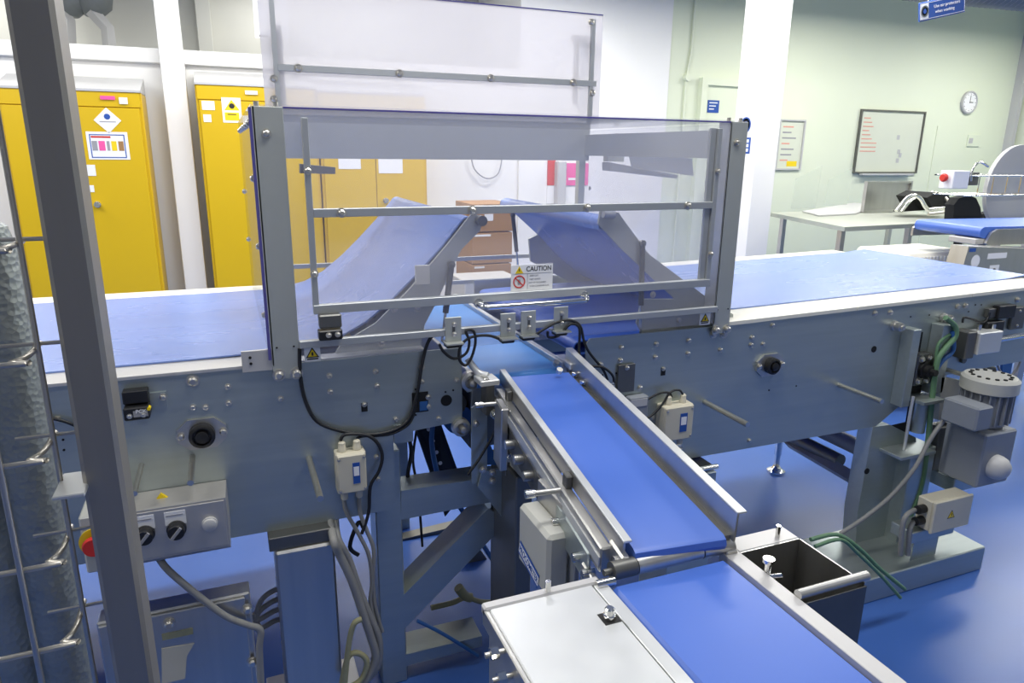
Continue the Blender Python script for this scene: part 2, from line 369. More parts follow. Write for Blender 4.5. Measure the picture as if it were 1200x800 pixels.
MB().box(-wS/2, wS/2, -.004, .004, -hS/2, hS/2, .003).done('board', SBLUE, t)
MB().quadframe(-wS/2+.008, wS/2-.008, -hS/2+.008, hS/2-.008, .003, -.0052, -.004).done('border', PAPER, t)
MB().box(-wS/2+.014, -wS/2+.085, -.0055, -.004, -hS/2+.012, hS/2-.012).done('pictogram_field', PAPER, t)
MB().lathe([(.036, 0), (.036, .001), (.027, .001), (.027, 0)], (-wS/2+.05, -.0056, 0), (0, -1, 0), 20).done('pictogram_ring', DUCT, t)
MB().lathe([(.016, 0), (.016, .001)], (-wS/2+.05, -.0056, 0), (0, -1, 0), 16).done('pictogram_head', SBLUE, t)
lettering('Use ear protectors', .028, (.04, -.0058, .018), t, PAPER, bold=True, width=wS*.56)
lettering('when working', .028, (.02, -.0058, -.016), t, PAPER, bold=True, width=wS*.42)
MB().cyl((-wS*.3, 0, hS/2), (-wS*.3, .03, .3), .003, n=6).done('hanger', CHROME, t); MB().cyl((wS*.3, 0, hS/2), (wS*.3, .03, .3), .003, n=6).done('hanger', CHROME, t)
# sign on the right column (left face)
t = thing('column_sign', 'blue and white mandatory notice on the left face of the white column', 'sign', (cl.x, 4.75, 1.5))
p0 = at(871, 155, X=cl.x); p1 = at(880, 155, X=cl.x); zt = at(876, 137, X=cl.x).z; zb = at(876, 156, X=cl.x).z; z2 = at(875, 161, X=cl.x).z; z3 = at(875, 180, X=cl.x).z
ym = (at(866, 150, X=cl.x).y+at(882, 150, X=cl.x).y)/2; yw = at(866, 150, X=cl.x).y-at(882, 150, X=cl.x).y
MB().box(cl.x-.003, cl.x, ym-yw*.55, ym+yw*.55, z3-.01, zt+.02).done('backing', PAPER, t)
rr = (zt-zb)/2
MB().lathe([(rr, 0), (rr, .001), (rr*.82, .001), (rr*.82, 0)], (cl.x-.004, ym, (zt+zb)/2), (-1, 0, 0), 24).done('ring', SBLUE, t)
MB().lathe([(rr*.45, 0), (rr*.45, .001), (rr*.3, .001), (rr*.3, 0)], (cl.x-.004, ym, (zt+zb)/2), (-1, 0, 0), 24).done('pictogram', SBLUE, t)
MB().box(cl.x-.0045, cl.x-.003, ym-yw*.48, ym+yw*.48, z3, z2).done('text_panel', SBLUE, t)
for k in range(3):
    zz_ = z2-(z2-z3)*(.22+.28*k); MB().box(cl.x-.0052, cl.x-.0045, ym-yw*.35, ym+yw*(.35-.1*k), zz_-.012, zz_+.012).done('print_line', PAPER, t)
# ------------------------------------------------------------------ yellow cabinets
CY = 5.78
def cabinet(x0, x1, ztop, label, stickers, slope=.10):
    t = thing('chemical_cabinet', label, 'cabinet', ((x0+x1)/2, CY+.2, 0), 'yellow cabinets along the back wall')
    MB().box(x0, x1, CY+.02, 6.15, .08, ztop, .004).done('body', YEL1, t)
    MB().prism([(CY+.0, ztop), (CY+.0, ztop+.015), (6.15, ztop+slope+.02), (6.15, ztop)], x0, x1, 'X').done('sloping_top', GREYP, t)
    xm = (x0+x1)/2; hd = .10
    MB().box(x0+.01, x1-.01, CY+.005, CY+.02, ztop-hd, ztop-.002, .002).done('header', YEL1, t)
    for a_, b_ in ((x0+.02, xm-.003), (xm+.003, x1-.02)):
        d = MB().box(a_, b_, CY, CY+.018, .14, ztop-hd-.006, .002).done('door', YEL1, t)
        if a_ > xm:
            MB().lathe([(.022, 0), (.022, .008), (.012, .01), (.012, .03), (.018, .032), (.018, .045)], (xm+.07, CY, 1.0), (0, -1, 0), 14).done('lock_knob', CHROME, d)
    for dx in (.04, x1-x0-.08):
        for dy in (.05, .3): MB().box(x0+dx, x0+dx+.04, CY+dy, CY+dy+.04, 0, .08).done('foot', DSTEEL, t)
    for (px0, py0, px1, py1, m) in stickers:
        A = at(px0, py0, Y=CY); B = at(px1, py1, Y=CY)
        sheet('sticker', CY-.0005, A.x, B.x, min(A.z, B.z), max(A.z, B.z), m, t, .0015)
    return t
cA = cabinet(at(-2, 106, Y=CY).x-.02, at(165, 112, Y=CY).x, at(120, 107, Y=CY).z, 'yellow cabinet with white diamond and poster, behind the steel post', [(139, 114, 150, 122, PAPER), (117, 112, 135, 117, PINK), (99, 193, 113, 206, PAPER), (103, 217, 111, 225, PAPER), (100, 154, 153, 187, PAPER)])
A = at(126, 141, Y=CY)
MB().prism([(A.x-.085, A.z), (A.x, A.z+.085), (A.x+.085, A.z), (A.x, A.z-.085)], CY-.002, CY-.0005).done('hazard_diamond', PAPER, cA)
MB().lathe([(.02, 0), (.02, .001)], (A.x, CY-.002, A.z+.025), (0, -1, 0), 10).done('hazard_symbol', SBLUE, cA)
sheet('print_line', CY-.0022, A.x-.05, A.x+.05, A.z-.012, A.z-.006, GINK, cA, .0006)
A = at(104, 157, Y=CY); B = at(149, 185, Y=CY)
MB().quadframe(A.x, B.x, B.z, A.z, .006, CY-.003, CY-.002).done('poster_border', SBLUE, cA)
sheet('poster_heading', CY-.0022, A.x+.01, A.x+(B.x-A.x)*.6, A.z-.024, A.z-.012, REDP, cA, .0006)
for k, (u, v, m) in enumerate(((.05, .2, GINK), (.24, .42, PINK), (.47, .55, GINK), (.6, .75, SYEL), (.8, .95, BROWN))):
    sheet('poster_picture', CY-.0022, A.x+(B.x-A.x)*u, A.x+(B.x-A.x)*v, A.z-.11, A.z-.045, m, cA, .0006)
B0 = at(228, 103, Y=CY).x; B1 = at(377, 230, Y=CY).x; C1 = at(501, 215, Y=CY).x
cB = cabinet(B0, B1, at(265, 100, Y=CY).z, 'bright yellow cabinet with flammable triangle sign, left of the guard post', [(287, 106, 302, 111, PAPER), (236, 118, 252, 129, PAPER), (238, 134, 248, 143, PAPER), (259, 114, 284, 144, PAPER), (285, 138, 291, 144, PAPER)])
A = at(263, 129, Y=CY); B = at(280, 117, Y=CY)
MB().prism([(A.x, A.z), (B.x, A.z), ((A.x+B.x)/2, B.z)], CY-.003, CY-.002).done('warning_triangle', SYEL, cB)
MB().lathe([(.02, 0), (.013, .001)], ((A.x+B.x)/2, CY-.003, A.z+.03), (0, -1, 0), 8).done('flame_symbol', INK, cB)
A = at(264, 141, Y=CY); B = at(280, 132, Y=CY); sheet('warning_text_panel', CY-.002, A.x, B.x, A.z, B.z, SYEL, cB, .001)
sheet('print_line', CY-.003, A.x+.02, B.x-.02, A.z+.04, A.z+.046, INK, cB, .0006)
cC = cabinet(B1+.012, C1, at(265, 100, Y=CY).z-.02, 'yellow cabinet with two paper notices seen through the clear guard', [(396, 180, 423, 198, PAPER), (443, 180, 472, 203, PAPER)])
# ducts in the recess at upper left
t = thing('ventilation_unit', 'dark grey ventilation boxes in the recess above the left cabinet', 'ventilation', (-1.3, 6.9, 2.5))
for px in (80, 108):
    c = at(px, -4, Y=6.9); MB().lathe([(.06, 0), (.13, .06), (.15, .16), (.15, .5)], (c.x, 6.9, c.z-.15), (0, 0, 1), 8).done('hood', DUCT, t)
for pts, nm in (([(103, 8), (126, 33), (130, 70)], 'steel'), ([(70, 8), (80, 24), (82, 70)], 'steel')):
    P = [at(a_, b_, Y=6.85) for a_, b_ in pts]
    tt = MB(); tt.tube(P, .05, 4, 0)
    tag(tt.done('duct_pipe', GREYP), 'square grey duct bending down behind the white ledge, %s' % ('right one' if pts[0][0] > 90 else 'left one beside the steel post'), 'duct', 'ducts above the left cabinet')
# paper hanging at top, boxes and red signs seen through the guard
A = at(296, -10, Y=6.0); B = at(306, 42, Y=6.0)
t = thing('hanging_paper', 'white paper notice hanging in the recess beside the raised panel', 'notice', (A.x+.05, 6.1, B.z)); sheet('paper', 6.12, A.x, A.x+.25, B.z, B.z+.4, PAPER, t); sheet('clip', 6.115, A.x+.03, A.x+.09, B.z+.01, B.z+.022, INK, t, .002)
A = at(642, 190, Y=6.16); B = at(650, 217, Y=6.16); 
t = thing('fire_point_sign', 'narrow red sign on the white wall seen through the guard', 'sign', ((A.x+B.x)/2, 6.16, B.z)); sheet('board', 6.168, A.x, B.x, B.z, A.z+.02, REDP, t, .01); sheet('white_tail', 6.168, A.x, B.x, B.z-.17, B.z-.005, PAPER, t, .01)
A = at(652, 195, Y=6.12); B = at(661, 240, Y=6.12)
tag(MB().box(A.x, B.x, 6.08, 6.169, .1, A.z+.05, .01).done('wall_pipe_casing', GREYP), 'grey vertical pipe casing between the two red fire signs', 'casing')
A = at(662, 195, Y=6.16); B = at(689, 217, Y=6.16)
t = thing('red_notice_board', 'pinkish red square notice on the wall seen through the guard', 'notice', ((A.x+B.x)/2, 6.16, B.z)); sheet('board', 6.168, A.x, B.x, B.z, A.z+.03, PINK, t, .008); sheet('print_line', 6.159, A.x+.04, B.x-.04, B.z+.05, B.z+.07, PAPER, t, .0008)
tag(MB().tube([at(552, 180, Y=6.15), at(556, 198, Y=6.15), at(570, 209, Y=6.15), at(584, 203, Y=6.15), at(589, 180, Y=6.15)], .006).done('wall_cable', GINK), 'thin grey cable looping on the white wall behind the guard', 'cable')
BY = 5.0
zc = [at(577, v, Y=BY).z for v in (238, 272, 309, 330, 370, 420, 480)]
xa, xb = at(553, 300, Y=BY).x, at(601, 300, Y=BY).x
for k in range(6):
    z1, z0 = zc[k], zc[k+1]; z0 = max(z0, 0)
    t = thing('brown_carton', 'brown cardboard carton in the stack behind the guard, %s' % ['topmost', 'second from the top', 'third from the top', 'fourth from the top', 'fifth from the top', 'lowest visible'][k], 'carton', ((xa+xb)/2, BY+.2, z0), 'stacked brown cartons')
    MB().box(xa+.004*(k % 2), xb-.006*(k % 3), BY, BY+.4, z0+.004, z1-.004, .004).done('box', BROWN, t)
    MB().box(xa+.02, xa+.10+.05*(k % 2), BY-.002, BY, z1-.03, z1-.015).done('tape', PAPER, t)
    if k == 0: MB().box(xa+.10, xa+.17, BY-.002, BY, z1-.13, z1-.08).done('label', PAPER, t)
z0 = zc[-1]
if z0 > .02: tag(MB().box(xa-.03, xb+.05, BY-.02, BY+.45, 0, z0).done('pallet_base', BROWN), 'brown base below the carton stack behind the guard', 'pallet')
A = at(545, 330, Y=4.5); B = at(603, 365, Y=4.5)
t = thing('grey_trolley', 'low grey trolley in front of the brown cartons behind the guard', 'trolley', ((A.x+B.x)/2, 4.7, 0))
MB().box(A.x, B.x+.05, 4.5, 4.85, B.z-.1, A.z, .005).done('body', GREYP, t)
for X in (A.x+.03, B.x): MB().box(X, X+.03, 4.52, 4.55, 0, B.z-.1).done('leg', DSTEEL, t)
# ================================================================== LEFT (INFEED) CONVEYOR
D = 1.75; BY0, BY1 = 1.835, 2.70; FARY = 2.76
def arc(cx, cz, r, a0, a1, n=7): return [(cx+r*math.cos(math.radians(a0+(a1-a0)*k/n)), cz+r*math.sin(math.radians(a0+(a1-a0)*k/n))) for k in range(n+1)]
def bolts(parent, pts, s=1.0, Y=D):
    for a_, b_ in pts: bolt(at(a_, b_, Y=Y), parent, s)
def holes(parent, pts, s=1.0, Y=D):
    for a_, b_ in pts: hole(at(a_, b_, Y=Y), parent, s)
def bearing(parent, px, py, r=.03):
    c = at(px, py, Y=D)
    b = MB().prism([(c.x-.055, c.z-.016), (c.x-.03, c.z-.038), (c.x+.03, c.z-.038), (c.x+.055, c.z-.016), (c.x+.055, c.z+.016), (c.x+.03, c.z+.038), (c.x-.03, c.z+.038), (c.x-.055, c.z+.016)], D-.008, D).done('bearing_flange', STEEL, parent)
    MB().lathe([(r, 0), (r, .018), (r*.8, .022), (r*.72, .022), (r*.7, .014), (r*.5, .014), (r*.48, .026), (r*.1, .028)], (c.x, D-.008, c.z), (0, -1, 0), 24).done('bearing_cap', BLACK, b)
    bolt((c.x-.047, D-.008, c.z), b, 1.1); bolt((c.x+.047, D-.008, c.z), b, 1.1)
def peg(parent, p0, p1, r=.008, cut=None):
    b = at(*p0, Y=D); e = at(*p1, Z=b.z); 
    MB().cyl(b, (b.x, max(e.y, 1.45), b.z), r, n=12).done('peg', BOLTM, parent)
LC = thing('infeed_conveyor', 'left belt conveyor with steel side plate and belt ramp rising inside the guard', 'conveyor', (-.3, 2.2, .43))
MB().prism([(-1.5, .433), (.345, .433), (.366, .455), (.366, .655), (.55, .668), (.562, .68), (.562, .882), (-1.5, .882)], D, D+.006).done('side_plate', PLATE, LC)
MB().prism([(-1.5, .433), (.366, .433), (.366, .655), (.562, .668), (.562, .882), (-1.5, .882)], FARY, FARY+.006).done('far_side_plate', PLATE, LC)
MB().box(-1.5, .135, D-.003, BY0+.01, .882, .889).done('edge_strip', UHMWG, LC)
MB().box(-1.5, .135, BY1-.01, FARY+.05, .884, .892).done('far_edge_strip', UHMW, LC)
path = [(-1.5, .893), (-.5, .893), (-.1, .894), (.08, .896), (.17, .902), (.25, .92), (.32, .955), (.39, 1.01), (.46, 1.075), (.53, 1.145), (.592, 1.218)]
path += arc(.610, 1.203, .024, 140, -45) + [(.56, 1.12), (.49, 1.04), (.42, .965), (.37, .90), (.33, .84)]
MB().strip(path, .004, BY0, BY1).done('belt', BELTL, LC)
MB().box(-1.5, .3, BY0+.02, BY1-.02, .86, .884).done('slider_bed', STEEL, LC)
MB().box(-1.5, .33, BY0+.05, BY1-.05, .52, .526).done('return_belt', BELT, LC)
MB().cyl((.610, 1.80, 1.203), (.610, 2.73, 1.203), .018, n=16).done('nose_roller', DSTEEL, LC)
arm = xz(1.80, [(553, 249), (566, 254), (562, 270), (540, 292), (527, 318), (512, 352), (497, 380), (490, 420), (385, 425), (400, 402), (440, 378), (478, 340), (522, 288)])
ar = MB().prism(arm, 1.795, 1.803).done('ramp_arm', POSTM, LC)
MB().box(*sorted((at(486, 296, Y=1.79).x, at(503, 320, Y=1.79).x)), 1.785, 1.795, at(486, 320, Y=1.79).z-.03, at(486, 320, Y=1.79).z+.02).done('arm_clamp', UHMW, ar)
c = at(562, 258, Y=1.795); MB().cyl((c.x, 1.797, c.z), (c.x, 1.77, c.z), .014, n=14).done('roller_end', DSTEEL, ar)
for q in ((462, 362), (489, 361), (447, 402)): bolt(at(*q, Y=1.795), ar, 1.0)
MB().prism(xz(2.72, [(466, 234), (474, 238), (460, 262), (425, 300), (400, 330), (390, 330), (440, 262)]), 2.722, 2.73).done('far_ramp_arm', POSTM, LC)
bolts(LC, [(386, 440), (387, 459), (440, 435), (442, 452), (494, 430), (494, 447), (535, 445), (502, 465), (502, 476), (464, 491), (514, 490), (329, 467), (441, 535), (443, 561), (267, 453), (268, 472), (226, 477), (241, 477), (45, 463), (67, 491), (108, 458), (118, 500)], .8)
bolts(LC, [(226, 446)], 1.5)
holes(LC, [(487, 456), (487, 486), (531, 457), (522, 459), (74, 515), (75, 527)], .7)
c = at(523, 469, Y=D); MB().cyl((c.x, D, c.z), (c.x, D-.0015, c.z), .016, n=20).done('round_opening', HOLE, LC)
A = at(486, 460, Y=D); B = at(497, 482, Y=D); MB().box(A.x-.008, B.x+.012, D-.0015, D, B.z, A.z).done('square_opening', HOLE, LC)
MB().box(A.x+.012, B.x+.010, D-.003, D-.0012, B.z+.004, B.z+.03).done('opening_blue_liner', BLUEC, LC)
c = at(427, 477, Y=D); MB().box(c.x-.008, c.x+.008, D-.0015, D, c.z-.012, c.z+.012).done('slot', HOLE, LC); bolt((c.x, D-.001, c.z+.008), LC, .7)
c = at(471, 509, Y=D); MB().box(c.x-.022, c.x+.03, D-.004, D+.004, c.z-.022, c.z+.03).done('lug_plate', PLATE, LC)
bearing(LC, 237, 507)
peg(LC, (362, 537), (378, 584)); peg(LC, (226, 535), (223, 566), .007); peg(LC, (166, 545), (160, 578), .006)
A = at(282, 411, Y=D); B = at(314, 433, Y=D); MB().box(A.x, .075, D-.008, D-.002, B.z, A.z, .001).done('joint_bracket', UHMWG, LC)
for q in ((293, 419), (294, 426)): hole((at(*q, Y=D-.008)), LC, .9)
# guide for the near belt edge inside the guard
MB().box(.14, .46, D+.006, D+.05, .878, .886).done('inner_strip', STEELH, LC)
# sensor on the left plate
t = thing('photo_sensor', 'black photoelectric sensor with bracket on the left side plate', 'sensor', at(160, 470, Y=D))
A = at(144, 455, Y=D); B = at(178, 483, Y=D); zm = (A.z+B.z)/2
MB().box(A.x, B.x, D-.03, D-.001, zm+.002, A.z, .002).done('hood', BLACK, t)
MB().box(A.x, B.x, D-.045, D-.001, B.z, zm-.002, .003).done('body', BLACK, t)
MB().box(B.x, at(196, 470, Y=D).x, D-.004, D, zm-.022, zm+.016).done('bracket', PLATE, t)
bolt(at(191, 465, Y=D-.004), t, .9); bolt((A.x+.012, D-.045, B.z+.012), t, .6); bolt((B.x-.012, D-.045, B.z+.012), t, .6)
MB().cyl((B.x, D-.03, zm-.008), (B.x, D-.047, zm-.008), .004, n=10).done('indicator_lamp', SYEL, t)
MB().box(A.x+.02, A.x+.05, D-.0455, D-.045, B.z+.008, zm-.01).done('nameplate', GINK, t)
lettering('PCK', .012, ((A.x+B.x)/2+.01, D-.0462, zm-.012), t, PAPER, bold=True)
# control box
t = thing('control_box', 'stainless control box with rotary switches and red emergency stop on the left plate', 'control box', (-.2, 1.65, .48))
cy0, cy1, cyb = 1.585, 1.66, 1.748
rx = at(266, 600, Y=cy0).x; lx = at(112, 620, Y=cy0).x
zt1 = at(264, 583, Y=cy0).z; zb = at(267, 645, Y=cy0).z; ztb = at(262, 563, Y=cyb-.004).z
MB().prism([(cyb, zb), (cy0+.02, zb-.004), (cy0, zb+.012), (cy0, zt1), (cyb, ztb)], lx, rx, 'X').done('enclosure', PANEL, t)
MB().box(lx+.004, rx-.004, cy0-.003, cy0, zb+.018, zt1-.004, .001).done('front_panel', PANEL, t)
fy = cy0-.003
def switch(px, py, r, parent):
    c = at(px, py, Y=fy)
    k = MB().lathe([(r, 0), (r, .006), (r*.86, .008), (r*.86, .022), (r*.8, .024)], (c.x, fy, c.z), (0, -1, 0), 22).done('rotary_switch', BLACK, parent)
    m = Matrix.Translation((c.x, fy-.024, c.z)) @ Matrix.Rotation(math.radians(40), 4, 'Y')
    MB().box(-.003, .003, -.004, .0005, -r*.78, r*.78, m=m).done('pointer', GINK, k)
    MB().box(c.x-r*1.05, c.x+r*1.05, fy-.001, fy, c.z+r*.5, c.z+r*2.1).done('label_plate', PAPER, k)
    MB().box(c.x-r*.9, c.x+r*.8, fy-.0016, fy-.001, c.z+r*1.6, c.z+r*1.72).done('print_line', GINK, k)
switch(207, 619, .0205, t); switch(170, 625, .0205, t)
c = at(246, 613, Y=fy); MB().lathe([(.017, 0), (.017, .004), (.0145, .005), (.0145, .012), (.013, .013)], (c.x, fy, c.z), (0, -1, 0), 22).done('push_button', GREYP, t)
yy_ = (cy0+cyb)/2; c = at(188, 583, Y=yy_)
MB().prism([(c.x-.014, c.z-.008), (c.x+.018, c.z-.004), (c.x+.002, c.z+.012)], yy_-.004, yy_+.004).done('warning_triangle', SYEL, t)
c = at(190, 662, Y=1.64); MB().cyl((c.x, 1.64, zb+.006), (c.x, 1.64, zb-.02), .017, .012, n=14).done('cable_gland', BLACK, t)
t = thing('emergency_stop_box', 'small grey box with a red mushroom stop button beside the control box', 'stop box', (-.38, 1.62, .5))
A = at(91, 607, Y=1.60); B = at(128, 668, Y=1.60)
MB().box(A.x, B.x+.04, 1.60, 1.74, B.z, A.z, .004).done('enclosure', GRYPL, t)
c = at(112, 634, Y=1.60)
MB().lathe([(.032, 0), (.032, .003)], (c.x, 1.60, c.z), (0, -1, 0), 24).done('yellow_ring', SYEL, t)
MB().lathe([(.012, 0), (.012, .012), (.021, .014), (.023, .02), (.020, .028)], (c.x, 1.597, c.z), (0, -1, 0), 24).done('stop_button', REDP, t)
MB().box(A.x+.02, A.x+.05, 1.63, 1.66, .0, B.z).done('stand_leg', DSTEEL, t)
# junction boxes
def junction_box(px, py, w, h, label, cable_l):
    t = thing('junction_box', label, 'junction box', at(px, py+h/2, Y=D), 'beige load cell junction boxes')
    A = at(px-w/2, py-h/2, Y=D-.03); B = at(px+w/2, py+h/2, Y=D-.03)
    MB().box(A.x, B.x, D-.045, D-.001, B.z, A.z, .003).done('body', BEIGE, t)
    MB().box(A.x+.002, B.x-.002, D-.052, D-.044, B.z+.002, A.z-.002, .003).done('lid', BEIGE, t)
    W_ = B.x-A.x
    for u in (.25, .75):
        for z, s_ in ((A.z, 1), (B.z, -1)):
            g = MB().lathe([(.011, 0), (.011, .01), (.0095, .012), (.0095, .024), (.006, .028)], (A.x+W_*u, D-.024, z), (0, 0, s_), 12).done('cable_gland', BEIGE, t)
    for u in (.08, .92):
        for v in (.1, .9): bolt((A.x+W_*u, D-.052, B.z+(A.z-B.z)*v), t, .45)
    MB().box(A.x+W_*.52, A.x+W_*.76, D-.0532, D-.052, B.z+(A.z-B.z)*.25, B.z+(A.z-B.z)*.78).done('label_plate', SBLUE, t)
    MB().box(A.x+W_*.55, A.x+W_*.73, D-.0538, D-.0532, B.z+(A.z-B.z)*.45, B.z+(A.z-B.z)*.68).done('label_print', PAPER, t)
    return A, B
JA, JB = junction_box(411, 551, 37, 40, 'beige junction box on the left side plate above the support column', None)
KA, KB = junction_box(791, 493, 31, 35, 'beige junction box on the right side plate beside the steel guide rail', None)
# ================================================================== RIGHT (OUTFEED) CONVEYOR
RC = thing('outfeed_conveyor', 'right belt conveyor with steel side plate, cream strip and belt ramp under the guard', 'conveyor', (1.9, 2.2, .42))
def rz(x): return .872+(x-1.45)*.0185
MB().prism([(.945, .44), (.945, .855), (.957, .872), (1.45, .873), (2.30, rz(2.3)), (2.30, .50), (2.18, .425), (.96, .43)], D, D+.006).done('side_plate', PLATE, RC)
MB().prism([(2.30, rz(2.3)), (2.98, rz(2.98)), (2.95, .60), (2.36, .585), (2.30, .62)], D+.001, D+.007).done('drive_side_plate', PLATE, RC)
MB().prism([(.945, .43), (.945, .872), (1.45, .873), (2.95, rz(2.95)), (2.95, .60), (2.2, .43)], FARY, FARY+.006).done('far_side_plate', PLATE, RC)
def strip3(xa_, xb_, ya, yb): return MB().prism([(xa_, rz(xa_)), (xb_, rz(xb_)), (xb_, rz(xb_)+.012), (xa_, rz(xa_)+.012)], ya, yb)
for xa_, xb_ in ((1.452, 1.995), (1.998, 2.57), (2.573, 3.06)): strip3(xa_, xb_, D-.004, 1.90).done('edge_strip', UHMW, RC)
strip3(1.452, 2.98, BY1-.03, FARY+.06).done('far_edge_strip', UHMW, RC)
rp = [(1.52, .83), (1.40, .89), (1.30, .97), (1.20, 1.07), (1.085, 1.168)] + arc(1.065, 1.190, .026, 225, 50) + [(1.16, 1.13), (1.25, 1.05), (1.34, .975), (1.42, .925), (1.50, .899), (1.58, rz(1.58)+.016)]
rp += [(x, rz(x)+.016) for x in (1.9, 2.2, 2.5, 2.8, 2.95)] + [(3.04, rz(3.04)+.022), (3.085, rz(3.085)+.024)]
MB().strip(rp, .004, BY0+.05, BY1+.01).done('belt', BELTL, RC)
MB().box(1.56, 2.95, BY0+.03, BY1-.02, .858, .874).done('slider_bed', STEEL, RC)
MB().box(1.10, 2.3, BY0+.06, BY1-.05, .55, .556).done('return_belt', BELT, RC)
MB().cyl((1.065, 1.80, 1.190), (1.065, 2.73, 1.190), .02, n=16).done('nose_roller', DSTEEL, RC)
ar = MB().prism(xz(1.80, [(703, 247), (724, 249), (733, 262), (760, 298), (838, 356), (858, 368), (858, 392), (757, 400), (745, 378), (752, 350), (790, 350), (728, 292), (700, 262)]), 1.795, 1.803).done('ramp_arm', POSTM, RC)
c = at(712, 250, Y=1.79); MB().cyl((c.x-.018, 1.785, c.z), (c.x+.018, 1.785, c.z-.003), .012, n=12).done('roller_end', STEELH, ar)
for q in ((765, 345), (795, 375)): bolt(at(*q, Y=1.795), ar, 1.0)
MB().prism(xz(2.70, [(620, 280), (632, 274), (790, 345), (800, 380), (740, 368), (622, 306)]), 2.70, 2.712).done('far_ramp_arm', POSTM, RC)
# lower belt nose below the ramp
lp = [(1.5, .80), (.97, .80)] + arc(.965, .822, .022, 270, 90) + [(1.0, .846), (1.5, .852)]
MB().strip(lp, .004, 1.83, 2.70).done('transfer_belt', BELT, RC)
bolts(RC, [(728, 407), (769, 403), (807, 399), (844, 410), (881, 395.5), (768, 418.5), (806, 414), (727, 422), (704, 427), (880, 404), (894, 403), (905, 381), (750, 454), (764, 489), (878, 516)], .9)
bolts(RC, [(836, 391), (848, 391)], 1.4)
holes(RC, [(706, 439), (722, 437), (901, 457), (933, 452), (1067, 371), (1089, 369), (1135, 365), (1143, 357), (1150, 357)], .7)
for q in ((1025, 367), (1043, 366), (1122, 359), (1131, 358), (1192, 351)): bolt(at(*q, Y=D), RC, 1.1)
c = at(1024, 409, Y=D); MB().cyl((c.x, D, c.z), (c.x, D-.0015, c.z), .012, n=16).done('round_opening', HOLE, RC)
c = at(1127, 421, Y=D); MB().cyl((c.x, D, c.z), (c.x, D-.012, c.z), .013, n=16).done('round_boss', DSTEEL, RC)
c = at(777, 435, Y=D); MB().box(c.x-.008, c.x+.008, D-.0015, D, c.z-.013, c.z+.013).done('slot', HOLE, RC); bolt((c.x, D-.001, c.z+.009), RC, .7)
bearing(RC, 901, 427, .028)
peg(RC, (826, 471), (873, 498), .0085); peg(RC, (983, 451), (1037, 470), .0085); peg(RC, (1103, 431), (1154, 448), .0085)
# channel with take-up bearing
for px0, px1, pz0, pz1, dp in ((1057, 1066, 383, 470, .05), (1092, 1104, 378, 455, .05)):
    A = at(px0, pz0, Y=D); B = at(px1, pz0, Y=D); z0 = at(px0, pz1, Y=D).z
    MB().box(A.x, B.x, D-dp, D, z0, A.z, .002).done('channel_flange', PLATE, RC)
A = at(1070, 390, Y=D); B = at(1077, 414, Y=D); MB().box(A.x, B.x, D-.002, D, B.z, A.z).done('slot', HOLE, RC)
c = at(1080, 432, Y=D-.02)
tb = MB().box(c.x-.038, c.x+.03, D-.03, D, c.z-.062, c.z+.062, .004).done('take_up_bearing', DSTEEL, RC)
MB().lathe([(.034, 0), (.032, .012), (.022, .014), (.022, .03), (.012, .032), (.012, .05)], (c.x, D-.03, c.z), (0, -1, 0), 20).done('bearing_cap', BLACK, tb)
for u, v in ((-.022, .042), (.02, .042), (-.022, -.042), (.02, -.042)): bolt((c.x+u, D-.03, c.z+v), tb, 1.3)
# fittings beside the channel
for q in ((1047, 381), (1105, 372)):
    c = at(*q, Y=D); MB().lathe([(.018, 0), (.018, .01), (.014, .012), (.016, .022), (.016, .034), (.008, .036), (.008, .044)], (c.x, D, c.z), (0, -1, 0), 14).done('hose_fitting', STEEL, RC)
# lower adjusting cylinder and rod
c = at(1078, 485, Y=D-.03); MB().cyl((c.x, D-.03, c.z-.07), (c.x, D-.03, c.z+.045), .026, n=16).done('adjuster_cylinder', PLATE, RC)
c = at(1064, 500, Y=D-.05); MB().cyl((c.x, D-.05, c.z-.13), (c.x, D-.05, c.z+.12), .006, n=10).done('adjuster_rod', STEELH, RC)
A = at(1045, 458, Y=D+.01); B = at(1066, 508, Y=D+.01); MB().prism([(A.x-.03, B.z), (B.x, B.z+.02), (B.x+.005, A.z+.03), (B.x-.05, A.z+.03), (B.x-.05, B.z+.06), (A.x-.03, B.z+.055)], D-.003, D-.001).done('plate_cutout', HOLE, RC)
A = at(1060, 463, Y=D); MB().box(A.x-.01, A.x+.10, D-.09, D+.0, A.z-.01, A.z+.003, .001).done('shelf_plate', PLATE, RC)
A = at(1025, 525, Y=D); MB().box(A.x+.02, A.x+.2, D-.1, D, A.z-.012, A.z, .001).done('shelf_plate', PLATE, RC)
# rear-side drive plate and leg of the right conveyor
MB().prism(xz(D, [(1022, 500), (1042, 497), (1072, 512), (1078, 560), (1070, 660), (1000, 660), (1004, 600)]), D-.004, D+.06).done('leg_plate', PLATE, RC)
A = at(1050, 550, Y=D-.03); B = at(1082, 640, Y=D-.03)
MB().box(A.x+.03, A.x+.16, D-.06, D+.05, 0, at(1060, 530, Y=D-.06).z, .003).done('leg_tube', PLATE, RC)
MB().cyl(Vector((at(1016, 552, Y=D-.006).x, D-.004, at(1016, 552, Y=D-.006).z)), Vector((at(1016, 552, Y=D-.006).x, D-.007, at(1016, 552, Y=D-.006).z)), .012, n=14).done('round_opening', HOLE, RC)
